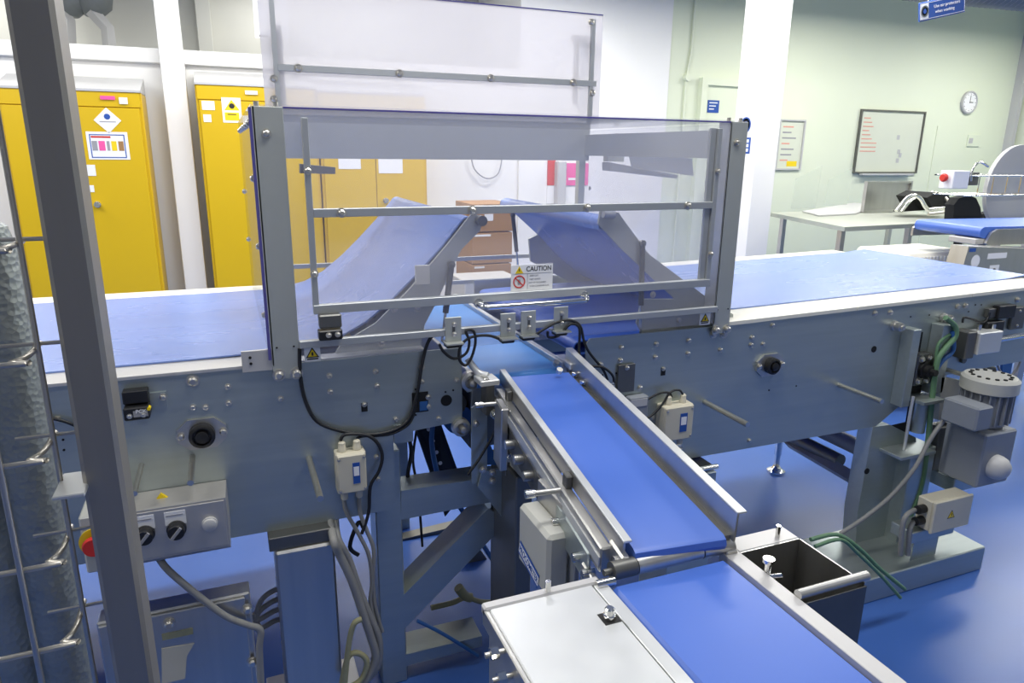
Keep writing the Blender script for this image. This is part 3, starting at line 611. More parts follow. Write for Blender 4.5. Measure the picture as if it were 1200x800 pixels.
# pneumatic valve group and sensors on the drive plate
t = thing('air_cylinder', 'small aluminium air cylinder with valve on the upper right drive plate', 'cylinder', at(1150, 400, Y=D))
A = at(1126, 392, Y=D-.03); B = at(1160, 408, Y=D-.03)
MB().box(A.x+.05, B.x, D-.07, D-.01, B.z-.005, A.z+.01, .004).done('body', STEELH, t)
MB().box(A.x, A.x+.05, D-.06, D, B.z-.02, A.z+.015, .004).done('end_block', DSTEEL, t)
MB().cyl((B.x, D-.04, (A.z+B.z)/2), (B.x+.16, D-.04, (A.z+B.z)/2+.005), .011, n=12).done('piston_rod', CHROME, t)
MB().box(B.x-.04, B.x+.06, D-.03, D, A.z-.01, A.z+.035, .003).done('solenoid', BLACK, t)
MB().cyl((A.x+.08, D-.04, A.z+.01), (A.x+.08, D-.04, A.z+.035), .008, n=10).done('air_fitting', CHROME, t); MB().cyl((A.x+.16, D-.04, A.z+.01), (A.x+.16, D-.04, A.z+.03), .008, n=10).done('air_fitting', CHROME, t)
t = thing('drive_sensor', 'black square sensor at the far right end of the drive plate', 'sensor', at(1172, 362, Y=D))
A = at(1163, 357, Y=D); B = at(1180, 370, Y=D); MB().box(A.x, B.x, D-.03, D-.001, B.z, A.z, .003).done('body', BLACK, t); MB().box(A.x-.04, A.x, D-.02, D-.001, B.z+.005, A.z-.01, .002).done('connector', DSTEEL, t)
A = at(1185, 360, Y=D); B = at(1195, 384, Y=D)
t = thing('cover_tab', 'dark slotted cover tab on the far right plate edge', 'bracket', at(1190, 384, Y=D)); MB().box(A.x, B.x, D-.012, D-.001, B.z, A.z, .002).done('plate', DSTEEL, t); bolt(((A.x+B.x)/2, D-.012, A.z-.015), t, .6); bolt(((A.x+B.x)/2, D-.012, B.z+.015), t, .6)
# sensor bracket plate + reflector left on right plate
t = thing('sensor_bracket', 'dark steel tab with reflector sensor beside the guide rail on the right plate', 'bracket', at(733, 440, Y=D))
A = at(723, 427, Y=D); B = at(741, 457, Y=D); MB().box(A.x, B.x, D-.010, D-.004, B.z, A.z, .001).done('tab', DSTEEL, t); bolt(((A.x+B.x)/2, D-.010, A.z-.01), t, .8)
A = at(732, 463, Y=D); B = at(752, 497, Y=D); MB().box(A.x, B.x, D-.03, D-.001, B.z, A.z, .003).done('sensor_body', MOTG, t); MB().box(A.x+.006, B.x-.006, D-.0315, D-.03, A.z-.03, A.z-.006).done('lens', GREYP, t)
# ================================================================== GUARD
GY = D-.008
G = thing('machine_guard', 'clear polycarbonate guard box with grey steel posts and raised rear panel', 'guard', (.76, 2.2, .85))
for x0, x1, z0 in ((.072, .138, .848), (1.385, 1.447, .852)):
    p = MB().box(x0, x1, GY-.004, GY, z0, 1.49, .001)
    p.box(x0, x0+.004, GY-.004, GY+.05, .885, 1.49); p.box(x1-.004, x1, GY, GY+.05, .885, 1.49); p.box(x0+.004, x1-.004, GY, GY+.05, 1.484, 1.49)
    po = p.done('post', POSTM, G)
    xm = (x0+x1)/2
    bolt((xm-.006, GY-.004, 1.432), po, 1.0)
    for u in (-.02, .022): bolt((xm+u, GY-.004, z0+.012), po, 1.5)
    hole((xm-.02, GY-.004, .93), po, .6); hole((xm+.02, GY-.004, .93), po, .6)
    for u in (-.022, .02): MB().cyl((xm+u, GY+.02, 1.49), (xm+u, GY+.02, 1.502), .006, n=8).done('top_bolt', BOLTM, po)
MB().box(.139, 1.384, GY-.002, GY+.002, .886, 1.487).done('front_panel', CLEAR, G)
MB().box(.139, 1.384, GY-.004, GY+.004, 1.487, 1.491).done('front_panel_edge', VIOLET, G)
MB().box(.066, .070, GY+.004, FARY+.02, .90, 1.488).done('side_panel', CLEARS, G)
MB().box(.064, .071, GY-.004, GY+.004, .90, 1.488).done('side_panel_edge', VIOLET, G)
MB().box(1.449, 1.453, GY+.004, FARY+.02, .90, 1.488).done('side_panel', CLEARS, G)
MB().box(.07, 1.45, GY+.004, FARY+.02, 1.491, 1.495).done('top_panel', CLEARS, G)
side_b = [(1.80+.165*k, 1.455) for k in range(6)]
for y_, z_ in side_b+[(1.80, 1.33), (1.80, 1.17), (1.80, 1.0), (2.72, 1.25), (2.72, 1.08)]:
    bolt((.066, y_, z_), G, .9, (0, 0, -math.pi/2)); bolt((1.453, y_, z_), G, .9, (0, 0, math.pi/2))
for X in (.075, 1.42):
    MB().box(X, X+.03, FARY+.0, FARY+.03, .885, 1.50).done('rear_post', POSTM, G)
MB().box(.20, 1.45, FARY-.03, FARY-.026, 1.365, 1.515).done('rear_header', POSTM, G)
MB().box(.20, 1.45, FARY-.05, FARY-.026, 1.512, 1.516).done('rear_header_lip', DSTEEL, G)
MB().box(1.43, 1.447, GY+.05, FARY-.03, 1.385, 1.47).done('side_header', POSTM, G)
# hinge bracket of the rear panel
c = at(725, 175, Y=2.66)
hb = MB().box(c.x-.05, c.x+.03, 2.66, 2.70, c.z-.05, c.z+.05, .002).done('hinge_bracket', POSTM, G)
MB().prism(xz(2.60, [(714, 190), (795, 205), (793, 209), (714, 200)]), 2.60, 2.66).done('hinge_arm', POSTM, hb)
MB().prism(xz(2.58, [(735, 176), (810, 186), (812, 206), (740, 196)]), 2.575, 2.58).done('hinge_web', POSTM, hb)
bolt(at(722, 160, Y=2.66), hb, 1.4); bolt(at(722, 178, Y=2.66), hb, 1.4)
MB().cyl(at(745, 163, Y=2.5), at(820, 162, Y=2.1), .007, n=10).done('hinge_rod', BOLTM, hb)
# hinge tab left
MB().prism(xz(D+.03, [(352, 192), (393, 196), (393, 204), (352, 203)]), D+.03, D+.06).done('hinge_tab', DSTEEL, G)
# door frame rails
RY0, RY1 = GY-.020, GY-.003
dl0, dr0 = .176, 1.345
MB().box(dl0, dl0+.014, RY0, RY1, 1.02, 1.468, .001).done('door_rail', RAIL, G)
MB().box(dr0-.014, dr0, RY0, RY1, 1.02, 1.470, .001).done('door_rail', RAIL, G)
MB().box(dr0-.034, dr0-.016, RY0+.008, RY1, 1.02, 1.470).done('door_rail_back', RAIL, G)
MB().box(dl0+.014, dr0-.014, RY0, RY1, 1.243, 1.263, .001).done('door_rail', RAIL, G)
MB().box(dl0, dr0, RY0-.002, RY1, 1.010, 1.032, .001).done('door_rail', RAIL, G)
MB().box(.138, 1.385, RY0, RY1, .926, .944, .001).done('lower_rail', RAIL, G)
for q in ((400, 248), (553, 245), (688, 242), (806, 240)): bolt((at(*q, Y=RY0).x, RY0, 1.253), G, 1.15)
for q in ((357, 200), (365, 321)): bolt((dl0+.007, RY0, at(*q, Y=RY0).z), G, .95)
for q in ((836, 201), (828, 298)): bolt((dr0-.007, RY0, at(*q, Y=RY0).z), G, .95)
A = at(560, 349, Y=RY0); B = at(684, 341, Y=RY0); zz_ = 1.004
hd = MB().tube([(A.x, RY0, zz_+.004), (A.x, RY0-.02, zz_+.004), (A.x+.012, RY0-.036, zz_), (A.x+.04, RY0-.038, zz_), (B.x-.04, RY0-.038, zz_), (B.x-.012, RY0-.036, zz_), (B.x, RY0-.02, zz_+.004), (B.x, RY0, zz_+.004)], .0075, 10, 4).done('door_handle', CHROME, G)
for X in (A.x, B.x): MB().lathe([(.013, 0), (.013, .006), (.008, .008)], (X, RY0-.002, zz_+.006), (0, -1, 0), 12).done('handle_boss', CHROME, hd)
# caution label
A = at(599, 311, Y=GY-.003); B = at(647, 340, Y=GY-.003); cz1 = at(620, 310, Y=GY-.003).z; cz0 = at(620, 340, Y=GY-.003).z; W_ = B.x-A.x; Hc = cz1-cz0; yl = GY-.003
cs = MB().box(A.x, B.x, yl-.001, yl+.001, cz0, cz1).done('caution_label', PAPER, G)
def tri(parent, cx, cz, h, y, m, nm='warning_triangle'): return MB().prism([(cx-h*.6, cz-h/2), (cx+h*.6, cz-h/2), (cx, cz+h/2)], y-.0006, y).done(nm, m, parent)
tri(cs, A.x+W_*.19, cz0+Hc*.82, Hc*.28, yl-.001, SYEL); MB().box(A.x+W_*.182, A.x+W_*.198, yl-.0022, yl-.0016, cz0+Hc*.77, cz0+Hc*.87).done('exclamation_mark', INK, cs)
lettering('CAUTION', Hc*.26, (A.x+W_*.66, yl-.0012, cz0+Hc*.83), cs, INK, bold=True, width=W_*.60)
MB().box(A.x+W_*.03, B.x-W_*.03, yl-.0016, yl-.001, cz0+Hc*.665, cz0+Hc*.675).done('divider_line', GINK, cs); MB().box(A.x+W_*.385, A.x+W_*.392, yl-.0016, yl-.001, cz0+Hc*.05, cz0+Hc*.665).done('divider_line', GINK, cs)
pc = (A.x+W_*.19, yl-.001, cz0+Hc*.36); pr = Hc*.25
MB().lathe([(pr, 0), (pr, .0008), (pr*.82, .0008), (pr*.82, 0)], pc, (0, -1, 0), 24).done('prohibition_ring', REDP, cs)
m = Matrix.Translation((pc[0], pc[1]-.0006, pc[2])) @ Matrix.Rotation(math.radians(45), 4, 'Y'); MB().box(-pr*.85, pr*.85, -.0002, .0004, -pr*.08, pr*.08, m=m).done('prohibition_bar', REDP, cs)
MB().box(pc[0]-pr*.25, pc[0]+pr*.2, pc[1]-.0004, pc[1], pc[2]-pr*.45, pc[2]+pr*.4).done('hand_symbol', GINK, cs)
for k, s_ in enumerate(('KEEP OUT', 'KEEP HANDS', 'OUT OF MACHINERY', 'WHEN CONVEYOR RUNS')):
    lettering(s_, Hc*.085, (A.x+W_*(.50, .52, .58, .63)[k]+.006, yl-.0012, cz0+Hc*(.57-.135*k)), cs, GINK, width=W_*(.2, .26, .42, .48)[k])
def warn(px, py, nm):
    c = at(px, py, Y=yl); s_ = .0195
    w = MB().box(c.x-s_, c.x+s_, yl-.001, yl+.001, c.z-s_*1.05, c.z+s_*1.05).done('warning_label', PAPER, G)
    tri(w, c.x, c.z+.003, .027, yl-.001, INK, 'triangle_border'); tri(w, c.x, c.z+.002, .019, yl-.0017, SYEL); MB().box(c.x-.0022, c.x+.0022, yl-.003, yl-.0023, c.z-.005, c.z+.004).done('symbol', INK, w)
    MB().box(c.x-s_*.7, c.x+s_*.7, yl-.0016, yl-.001, c.z-s_*.80, c.z-s_*.62).done('print_line', INK, w)
warn(366, 414, 0); warn(826, 373, 0)
# raised rear panel
RP = thing('raised_rear_panel', 'hazy raised rear guard panel with aluminium rail standing above the guard', 'guard panel', (.83, FARY+.02, 1.5), 'guard panels')
del RP['group']
RYp = FARY+.02
lx0, lx1 = at(306, 60, Y=RYp).x, at(705, 60, Y=RYp).x; lzt = at(704, 18, Y=RYp).z
MB().box(lx0, lx1, RYp, RYp+.005, 1.50, lzt).done('panel', FROST, RP)
MB().box(lx0, lx1, RYp-.001, RYp+.006, lzt, lzt+.004).done('panel_edge', VIOLET, RP)
zr = at(500, 88, Y=RYp-.01).z
MB().box(at(325, 78, Y=RYp).x, at(697, 98, Y=RYp).x, RYp-.016, RYp, zr-.011, zr+.011, .001).done('rail', RAIL, RP)
for px in (322, 693): 
    X = at(px, 60, Y=RYp).x; MB().box(X-.008, X+.008, RYp-.014, RYp, 1.50, lzt-.02).done('rail', RAIL, RP)
for px in (350, 468, 575, 672): bolt((at(px, 88, Y=RYp-.016).x, RYp-.016, zr), RP, 1.5)
for px, py in ((321, 92), (321, 116), (693, 26), (694, 109)): bolt(at(px, py, Y=RYp-.014), RP, 1.3)
MB().box(at(322, 30, Y=RYp).x, at(330, 30, Y=RYp).x, RYp+.02, RYp+.05, 1.55, at(322, 28, Y=RYp).z).done('support_bar', DSTEEL, RP)
c = at(676, 48, Y=RYp+.05); MB().cyl((c.x, RYp+.05, c.z-.25), (c.x, RYp+.05, c.z), .012, n=10).done('gas_spring', DSTEEL, RP); MB().box(c.x-.02, c.x+.05, RYp+.03, RYp+.07, c.z, c.z+.02).done('spring_bracket', DSTEEL, RP)
# rear rails of the guard
for py in (303, 330):
    z_ = at(580, py, Y=FARY).z; MB().box(.10, 1.44, FARY+.03, FARY+.045, z_-.008, z_+.008).done('rear_rail', RAIL, G)
# gas struts
def strut(p0, p1, Y, lab):
    t = thing('gas_strut', lab, 'gas strut', at(*p1, Y=Y), 'gas struts of the belt ramps')
    A = at(*p0, Y=Y); B = at(*p1, Y=Y); Mi = A.lerp(B, .62)
    MB().cyl(A, Mi, .0085, n=12).done('cylinder', BLACK, t); MB().cyl(Mi, B, .004, n=8).done('rod', CHROME, t); MB().lathe([(.01, -.006), (.01, .006)], A, (0, 1, 0), 10).done('end_eye', DSTEEL, t)
strut((529, 310), (518, 400), 1.785, 'dark gas strut below the left belt ramp'); strut((601, 252), (608, 320), 2.66, 'dark gas strut in the gap at the far side between the ramps'); strut((753, 285), (750, 400), 1.785, 'dark gas strut below the right belt ramp')
# brackets with sensors on the lower rail
for k, (px, py) in enumerate(((531, 386), (595, 381), (619, 378), (657, 373))):
    t = thing('proximity_sensor', 'slotted grey tab with black proximity sensor on the lower rail, %s from the left' % ['first', 'second', 'third', 'fourth'][k], 'sensor', at(px, py+14, Y=RY0), 'proximity sensors on the guard rail')
    c = at(px, py, Y=RY0-.002)
    p = MB().box(c.x-.022, c.x+.022, RY0-.005, RY0-.001, c.z-.032, c.z+.034, .001).done('tab', POSTM, t)
    bolt((c.x+.002, RY0-.005, c.z+.015), p, .7); bolt((c.x+.002, RY0-.005, c.z-.012), p, .7)
    MB().box(c.x-.003, c.x+.004, RY0-.006, RY0-.0045, c.z-.012, c.z+.015).done('slot', DSTEEL, p)
    MB().box(c.x-.026, c.x+.022, RY0-.03, RY0+.02, c.z-.036, c.z-.032).done('foot_plate', POSTM, t)
    MB().box(c.x-.024, c.x+.014, RY0-.022, RY0+.008, c.z-.046, c.z-.036, .003).done('sensor_head', BLACK, t)
t = thing('safety_switch', 'dark two-part safety switch at the lower left corner of the guard door', 'switch', at(386, 398, Y=RY0))
A = at(372, 367, Y=RY0); B = at(399, 381, Y=RY0); Cc = at(399, 394, Y=RY0)
MB().box(A.x, B.x, RY0-.028, RY0-.001, B.z+.001, A.z, .003).done('actuator', DSTEEL, t); MB().box(A.x-.003, B.x, RY0-.032, RY0-.001, Cc.z, B.z-.003, .003).done('switch_body', BLACK, t)
bolt((A.x+.02, RY0-.032, (B.z+Cc.z)/2), t, .7); bolt((B.x-.012, RY0-.032, (B.z+Cc.z)/2), t, .7)
# ================================================================== CROSS CONVEYORS
t = thing('drop_conveyor', 'pale blue cross belt under the gap between the two belt ramps', 'conveyor', (.73, 2.2, .74))
MB().strip([(.60, .795), (.605, .800), (.855, .800), (.86, .795)], .004, 1.742, 2.80).done('belt', BELTW, t)
MB().cyl((.60, 1.742, .782), (.86, 1.742, .782), .018, n=18).done('end_roller', BELTW, t)
MB().box(.585, .600, 1.78, 2.8, .74, .806, .002).done('side_rail', STEELH, t); MB().box(.862, .880, 1.74, 2.8, .74, .812, .002).done('side_rail', STEELH, t)
MB().box(.868, .90, 1.70, 1.80, .80, .818, .002).done('corner_bracket', STEELH, t)
MB().box(.64, .875, 1.92, 2.65, .50, .74, .006).done('dark_backdrop', DSTEEL, t)  # added dark block standing in for the machine internals
MB().cyl((.56, 1.80, .70), (.56, 2.70, .70), .032, n=20).done('return_roller', DSTEEL, t)
MB().cyl((.60, 1.90, .61), (.60, 2.68, .61), .045, n=20).done('drive_drum', BLUEC, t)
MB().box(.60, .86, 1.78, 1.79, .68, .78, .002).done('end_plate', POSTM, t)
for q in ((651, 427), (655, 436)): MB().lathe([(.009, 0), (.009, .012)], at(*q, Z=.81), (0, -.6, 1), 8).done('nut', BOLTM, t)
# inclined take-away conveyor (rotated root, local coordinates)
TR = Vector((.771, 1.70, .797))
T = thing('takeaway_conveyor', 'narrow blue belt conveyor with steel guide rails running towards the camera', 'conveyor', TR, local=True, rot=(math.radians(4.1), 0, math.radians(-5.8)))
def tw(p):   # world -> local of T
    return (Matrix.Translation(TR) @ Matrix.Rotation(math.radians(-5.8), 4, 'Z') @ Matrix.Rotation(math.radians(4.1), 4, 'X')).inverted() @ Vector(p)
LN = .80
b = MB(); prof = [(.0, 0)] + [(-LN, 0)]
pts = [(0.0, 0.0)] ; 
ring = [(.012*math.cos(math.radians(a_))-0.0, .012*math.sin(math.radians(a_))-.012) for a_ in (90, 45, 0, -45, -90)]
ring = [(y, z) for y, z in ring] + [(-LN+.014*math.cos(math.radians(a_)), .014*math.sin(math.radians(a_))-.014) for a_ in (-90, -135, 180, 135, 90)]
b.prism(ring, -.089, .089, 'X'); b.done('belt', BELT, T)
# left guide: bright top flange, inner lip and outer web
MB().box(-.108, -.092, -LN+.0, .02, .012, .017, .001).done('guide_top', STEELH, T)
MB().box(-.108, -.104, -LN+.0, .02, -.02, .012).done('guide_web', STEEL, T)
MB().box(-.13, -.108, -LN+.04, -.02, -.075, -.022, .003).done('side_channel', STEEL, T)
MB().box(-.133, -.13, -LN+.04, -.02, -.060, -.040).done('channel_lip', STEELH, T)
MB().box(-.128, -.10, -LN+.25, -.05, -.14, -.078, .002).done('lower_web', DSTEEL, T)
# right guide: tall angle
MB().box(.104, .108, -LN-.01, .07, -.012, .045).done('guide_web', STEEL, T)
MB().box(.104, .124, -LN-.01, .07, .045, .049, .001).done('guide_top', STEELH, T)
MB().box(.092, .104, -LN, .02, -.03, -.004).done('belt_edge_strip', DSTEEL, T)
MB().box(.108, .13, -LN+.04, -.02, -.075, -.022, .003).done('side_channel', STEEL, T)
MB().cyl((-.115, -LN+.002, -.030), (.115, -LN+.002, -.030), .010, n=14).done('tail_shaft', STEEL, T)
for y_ in (-.10, -.545):
    a_ = MB().cyl((-.195, y_, -.03), (-.105, y_, -.03), .006, n=10).done('adjusting_rod', STEEL, T)
    MB().cyl((-.205, y_, -.03), (-.185, y_, -.03), .009, n=8).done('rod_knob', CHROME, a_)
    MB().box(-.122, -.108, y_-.012, y_+.012, -.07, .006, .002).done('guide_bracket', DSTEEL, T)
for y_ in (-.07, -.45):
    a_ = MB().cyl((.11, y_, -.02), (.19, y_, -.02), .006, n=10).done('adjusting_rod', STEEL, T); MB().cyl((.178, y_, -.02), (.198, y_, -.02), .010, n=8).done('rod_knob', CHROME, a_)
MB().box(-.112, -.096, -LN-.01, -LN+.05, -.055, -.01, .004).done('end_clamp', STEEL, T)
MB().cyl((-.118, -LN+.01, -.035), (-.09, -LN+.01, -.035), .014, n=14).done('end_bearing', CHROME, T)
MB().box(-.136, -.128, -LN+.08, -LN+.26, -.13, -.06, .003).done('bearing_plate', PLATE, T)
MB().box(-.140, -.126, -LN+.03, -LN+.10, -.17, -.09, .003).done('tension_block', STEEL, T)
for y_ in (-.56, -.68, -.73, -.77): MB().cyl((-.15, y_, -.095), (-.125, y_, -.095), .009, n=8).done('nut', CHROME, T)
for y_ in (-.03, -.09): MB().lathe([(.009, 0), (.009, .008), (.006, .010)], (.097, y_, .002), (0, 0, 1), 8).done('nut', CHROME, T)
for y_ in (-.20, -.28, -.36):
    MB().cyl((-.150, y_, -.10), (-.12, y_, -.10), .012, n=12).done('side_knob', STEEL, T)
MB().box(-.150, -.130, -.16, -.09, -.20, -.02, .003).done('hanger_bracket', STEEL, T)
# weighing drive box with lettering
bx0 = at(642.6, 630, Y=1.12).x; bx1 = at(669, 626, Y=1.12).x; bzt = at(642.6, 630, Y=1.12).z; bzb = at(635, 693, Y=1.12).z-.02; bye = at(614.6, 587, X=bx0).y
bye = min(max(bye, at(609, 640, X=bx0-.001).y+.012), 1.5)
t = thing('drive_box', 'grey plastic drive box with diagonal blue lettering strip under the takeaway belt', 'drive box', ((bx0+bx1)/2, 1.3, bzb))
MB().box(bx0, bx1, 1.12, bye, bzb, bzt, .008).done('housing', GRYPL, t)
MB().box(bx1, bx1+.012, 1.10, bye+.01, bzb-.02, bzt-.002, .002).done('back_plate', MOTG, t)
dl = Vector((0, 1.12-bye, -(bzt-bzb)*.62)); ln = (bye-1.12)
p0 = at(609, 640, X=bx0-.001); p1 = at(631, 682, X=bx0-.001); dv = p1-p0; L_ = dv.length; ang = math.atan2(dv.z, -dv.y)
mid = (p0+p1)/2
MX = Matrix.Translation(mid) @ Matrix.Rotation(-math.pi/2, 4, 'Z') @ Matrix.Rotation(-ang, 4, 'Y')
def lbox(x0, x1, z0, z1, m_, nm, y=-.0008): return MB().box(x0, x1, y, 0, z0, z1, m=MX).done(nm, m_, t)
hl = L_*.17
lbox(-L_/2, L_/2, -hl, hl, SBLUE, 'lettering_strip'); lbox(-L_/2, L_/2, -hl*.62, hl*.62, PAPER, 'lettering_ground', -.0012)
me = text_mesh('PROCOMETER', hl*1.25, True); me.materials.clear(); me.materials.append(SBLUE)
w_ = max(v.co.x for v in me.vertices)-min(v.co.x for v in me.vertices)
for v in me.vertices: v.co.x *= L_*.95/w_
me.transform(MX @ Matrix.Translation((0, -.0016, 0)) @ Matrix.Rotation(math.pi/2, 4, 'X')); me.transform(Matrix.Translation(-mid)); inst(me, 'lettering', mid, t)
MB().box(bx1-.006, bx1+.02, 1.13, bye, bzt-.01, bzt+.05, .003).done('top_bracket', STEEL, t)
c = at(654, 590, Y=1.26); MB().box(c.x, c.x+.003, 1.24, 1.27, c.z-.02, c.z+.02).done('warning_label', SYEL, t)
# bridging roller between the two belts
rl = MB().cyl((.555, .905, .712), (.60, .905, .712), .016, n=18).done('bridge_roller_end', DSTEEL)
RO = thing('bridge_roller', 'grey transfer roller between the takeaway belt and the front belt', 'roller', (.68, .905, .70))
rl.parent = RO; rl.location = WPOS[rl.name]-Vector((.68, .905, .70))
MB().cyl((.602, .905, .712), (.735, .905, .712), .0155, n=18).done('roller_tube', STEEL, RO); MB().cyl((.738, .905, .712), (.803, .905, .712), .0155, n=18).done('roller_tube', STEEL, RO)
MB().cyl((.54, .905, .712), (.81, .905, .712), .006, n=10).done('shaft', DSTEEL, RO)
# ------------------------------------------------------------------ front (discharge) conveyor
FZ = .70
F = thing('discharge_conveyor', 'front blue belt conveyor with stainless cover plate and open frame at lower right', 'conveyor', (.65, .6, .40))
MB().box(.540, .778, .15, .888, FZ-.03, FZ, .010).done('belt', BELT, F)
MB().box(.514, .538, .15, .896, FZ-.035, FZ+.002, .001).done('left_strip', STEELH, F)
MB().box(.780, .812, .15, .905, FZ-.035, FZ+.002, .001).done('right_strip', UHMWG, F)
e0 = at(565, 712, Z=FZ); 
MB().box(e0.x+.008, .512, .15, .895, FZ-.004, FZ+.003, .002).done('cover_plate', STEELH, F)
MB().box(e0.x, .53, .893, .912, FZ-.012, FZ+.006, .003).done('cover_back_rim', UHMWG, F)
MB().box(e0.x, e0.x+.008, .15, .905, FZ-.03, FZ+.002, .002).done('cover_side_rim', STEEL, F)
MB().box(e0.x+.01, .53, .15, .90, .35, FZ-.006).done('frame_box', STEEL, F)
c = at(714, 724, Z=FZ+.003); MB().box(c.x-.014, c.x+.014, c.y-.014, c.y+.014, FZ+.003, FZ+.0036).done('square_opening', HOLE, F)
MB().lathe([(.010, 0), (.010, .010), (.008, .011), (.008, .020), (.006, .022)], (c.x, c.y, FZ), (0, 0, 1), 14).done('cap_screw', CHROME, F)
c = at(642, 692, Z=FZ+.006); MB().cyl((c.x, c.y, FZ), (c.x, c.y, FZ+.024), .005, n=10).done('pin', CHROME, F)
c = at(706, 686, Z=FZ); MB().cyl((c.x-.012, c.y, FZ+.004), (c.x+.022, c.y, FZ+.004), .008, n=12).done('belt_roller_end', CHROME, F)
for py, px in ((763, 588), (792, 597)):
    c = at(px, py, X=e0.x-.004); MB().cyl((e0.x-.03, c.y, c.z), (e0.x, c.y, c.z), .0045, n=8).done('stud', BOLTM, F); MB().cyl((e0.x-.022, c.y, c.z), (e0.x-.010, c.y, c.z), .010, n=6).done('nut', CHROME, F)
# open frame on the right: back plate, outer wall, inner floor and tube
o0 = at(860, 648, Z=FZ); o1 = at(932, 630, Z=FZ); o2 = at(997, 668, Z=FZ)
tb0 = at(930, 697, Z=FZ+.006); yfr = tb0.y-.012
yb_, yf_ = o1.y-.004, at(1000, 668, Z=FZ).y
xo = (o1.x+at(996, 668, Z=FZ).x)/2
MB().box(.812, xo, yb_, yb_+.045, FZ-.006, FZ+.002, .002).done('rear_flange', UHMWG, F)
MB().box(.812, xo, yb_-.003, yb_, FZ-.30, FZ+.001).done('rear_wall', STEEL, F)
MB().box(xo-.003, xo, yfr, yb_, FZ-.30, FZ+.001).done('outer_wall', STEEL, F)
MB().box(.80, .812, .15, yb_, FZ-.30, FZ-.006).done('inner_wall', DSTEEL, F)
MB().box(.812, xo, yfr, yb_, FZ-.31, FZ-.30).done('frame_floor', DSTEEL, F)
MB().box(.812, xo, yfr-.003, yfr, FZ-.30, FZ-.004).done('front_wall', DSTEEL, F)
tb0 = at(930, 697, Z=FZ+.006); MB().cyl((.812, tb0.y-.002, FZ+.006), (at(1014, 673, Z=FZ+.006).x, tb0.y-.002, FZ+.006), .0085, n=16).done('cross_tube', STEEL, F)
c = at(906, 668, Z=FZ); MB().lathe([(.006, 0), (.006, .028), (.0105, .029), (.0105, .036)], (.818, c.y, FZ-.01), (0, 0, 1), 14).done('thumb_screw', CHROME, F); MB().cyl((.812, c.y-.01, FZ-.004), (.835, c.y-.015, FZ-.004), .006, n=10).done('thumb_screw_nut', CHROME, F)
c = at(911, 630, Z=FZ); MB().cyl((c.x, c.y, FZ), (c.x, c.y, FZ+.026), .0045, n=10).done('pin', CHROME, F)
c = at(856, 648, Z=FZ); MB().box(c.x-.012, c.x+.012, c.y-.006, c.y+.006, FZ, FZ+.008, .002).done('clamp', BOLTM, F)
for X in (.42, .86): MB().box(X, X+.05, .45, .50, 0, FZ-.3).done('leg', STEEL, F)
# ================================================================== FRAME UNDER THE GUARD
FR = thing('support_frame', 'steel support frame with diagonal brace under the middle of the machine', 'frame', (.45, 1.85, 0))
y0 = D+.02
A = at(440, 600, Y=y0).x; B = at(471, 600, Y=y0).x
MB().box(A, B, y0, y0+.09, 0, .60, .003).done('upright', PLATE, FR)
A2 = at(590, 560, Y=y0)
MB().prism(xz(y0, [(470, 575), (568, 560), (592, 560), (592, 585), (470, 609)]), y0, y0+.09).done('cross_beam', PLATE, FR)
MB().prism(xz(y0, [(473, 697), (572, 596), (592, 606), (592, 614), (473, 738)]), y0, y0+.09).done('diagonal_brace', PLATE, FR)
MB().prism(xz(y0, [(470, 768), (565, 745), (565, 757), (470, 782)]), y0, y0+.10).done('lower_beam', PLATE, FR)
X0 = at(598, 600, Y=y0).x; MB().box(X0-.02, X0+.03, y0-.02, y0+.05, 0, .56, .002).done('upright', PLATE, FR)
# bracket with triangular gusset in the middle
gy = D-.03
g = MB().prism(xz(gy, [(553, 478), (562, 472), (571, 478), (571, 566), (553, 566)]), gy, gy+.008).done('hanger_plate', PLATE, FR)
MB().prism(xz(gy-.01, [(565, 552), (592, 548), (594, 606), (589, 607), (560, 570)]), gy-.012, gy-.004).done('gusset_plate', PLATE, FR)
for q in ((566, 550), (577, 563), (592, 603), (577, 553)): bolt(at(*q, Y=gy-.012), FR, 1.1)
for q in ((558, 496),): bolt(at(*q, Y=gy), FR, 1.0)
MB().prism(xz(gy, [(588, 495), (604, 512), (602, 520), (598, 560), (594, 560), (597, 515), (585, 500)]), gy-.006, gy).done('bent_arm', STEEL, FR)
MB().prism(xz(gy, [(571, 512), (585, 545), (571, 545)]), gy+.002, gy+.006).done('blue_gusset', BLUEC, FR)
# machine mechanism between plate end and takeaway conveyor
ME = thing('end_mechanism', 'cluster of bearings and adjusters between left plate and takeaway belt', 'mechanism', (.62, 1.72, .60))
for q, r in (((551, 446), .028), ((540, 500), .026)):
    c = at(*q, Y=D-.005); MB().lathe([(r, 0), (r, .02), (r*.7, .024), (r*.7, .012), (r*.35, .012), (r*.35, .04), (r*.2, .042)], (c.x, D+.005, c.z), (0, -1, 0), 18).done('roller_bearing', STEEL, ME)
c = at(573, 448, Y=1.68); MB().box(c.x-.03, c.x+.024, 1.66, 1.72, c.z-.004, c.z+.012, .002).done('bracket_top', STEELH, ME)
MB().box(c.x-.018, c.x-.004, 1.664, 1.70, c.z+.010, c.z+.017, .001).done('clamp_block', CHROME, ME)
MB().box(c.x-.012, c.x+.012, 1.67, 1.71, c.z-.09, c.z-.004).done('bracket_body', DSTEEL, ME)
c = at(588, 470, Y=1.66); MB().box(c.x-.02, c.x+.02, 1.66, 1.70, c.z-.05, c.z+.0, .003).done('adjuster_block', DSTEEL, ME)
MB().tube([at(548, 420, Y=1.74), at(560, 436, Y=1.72), at(572, 440, Y=1.7)], .010, 8).done('curved_guide', STEELH, ME)
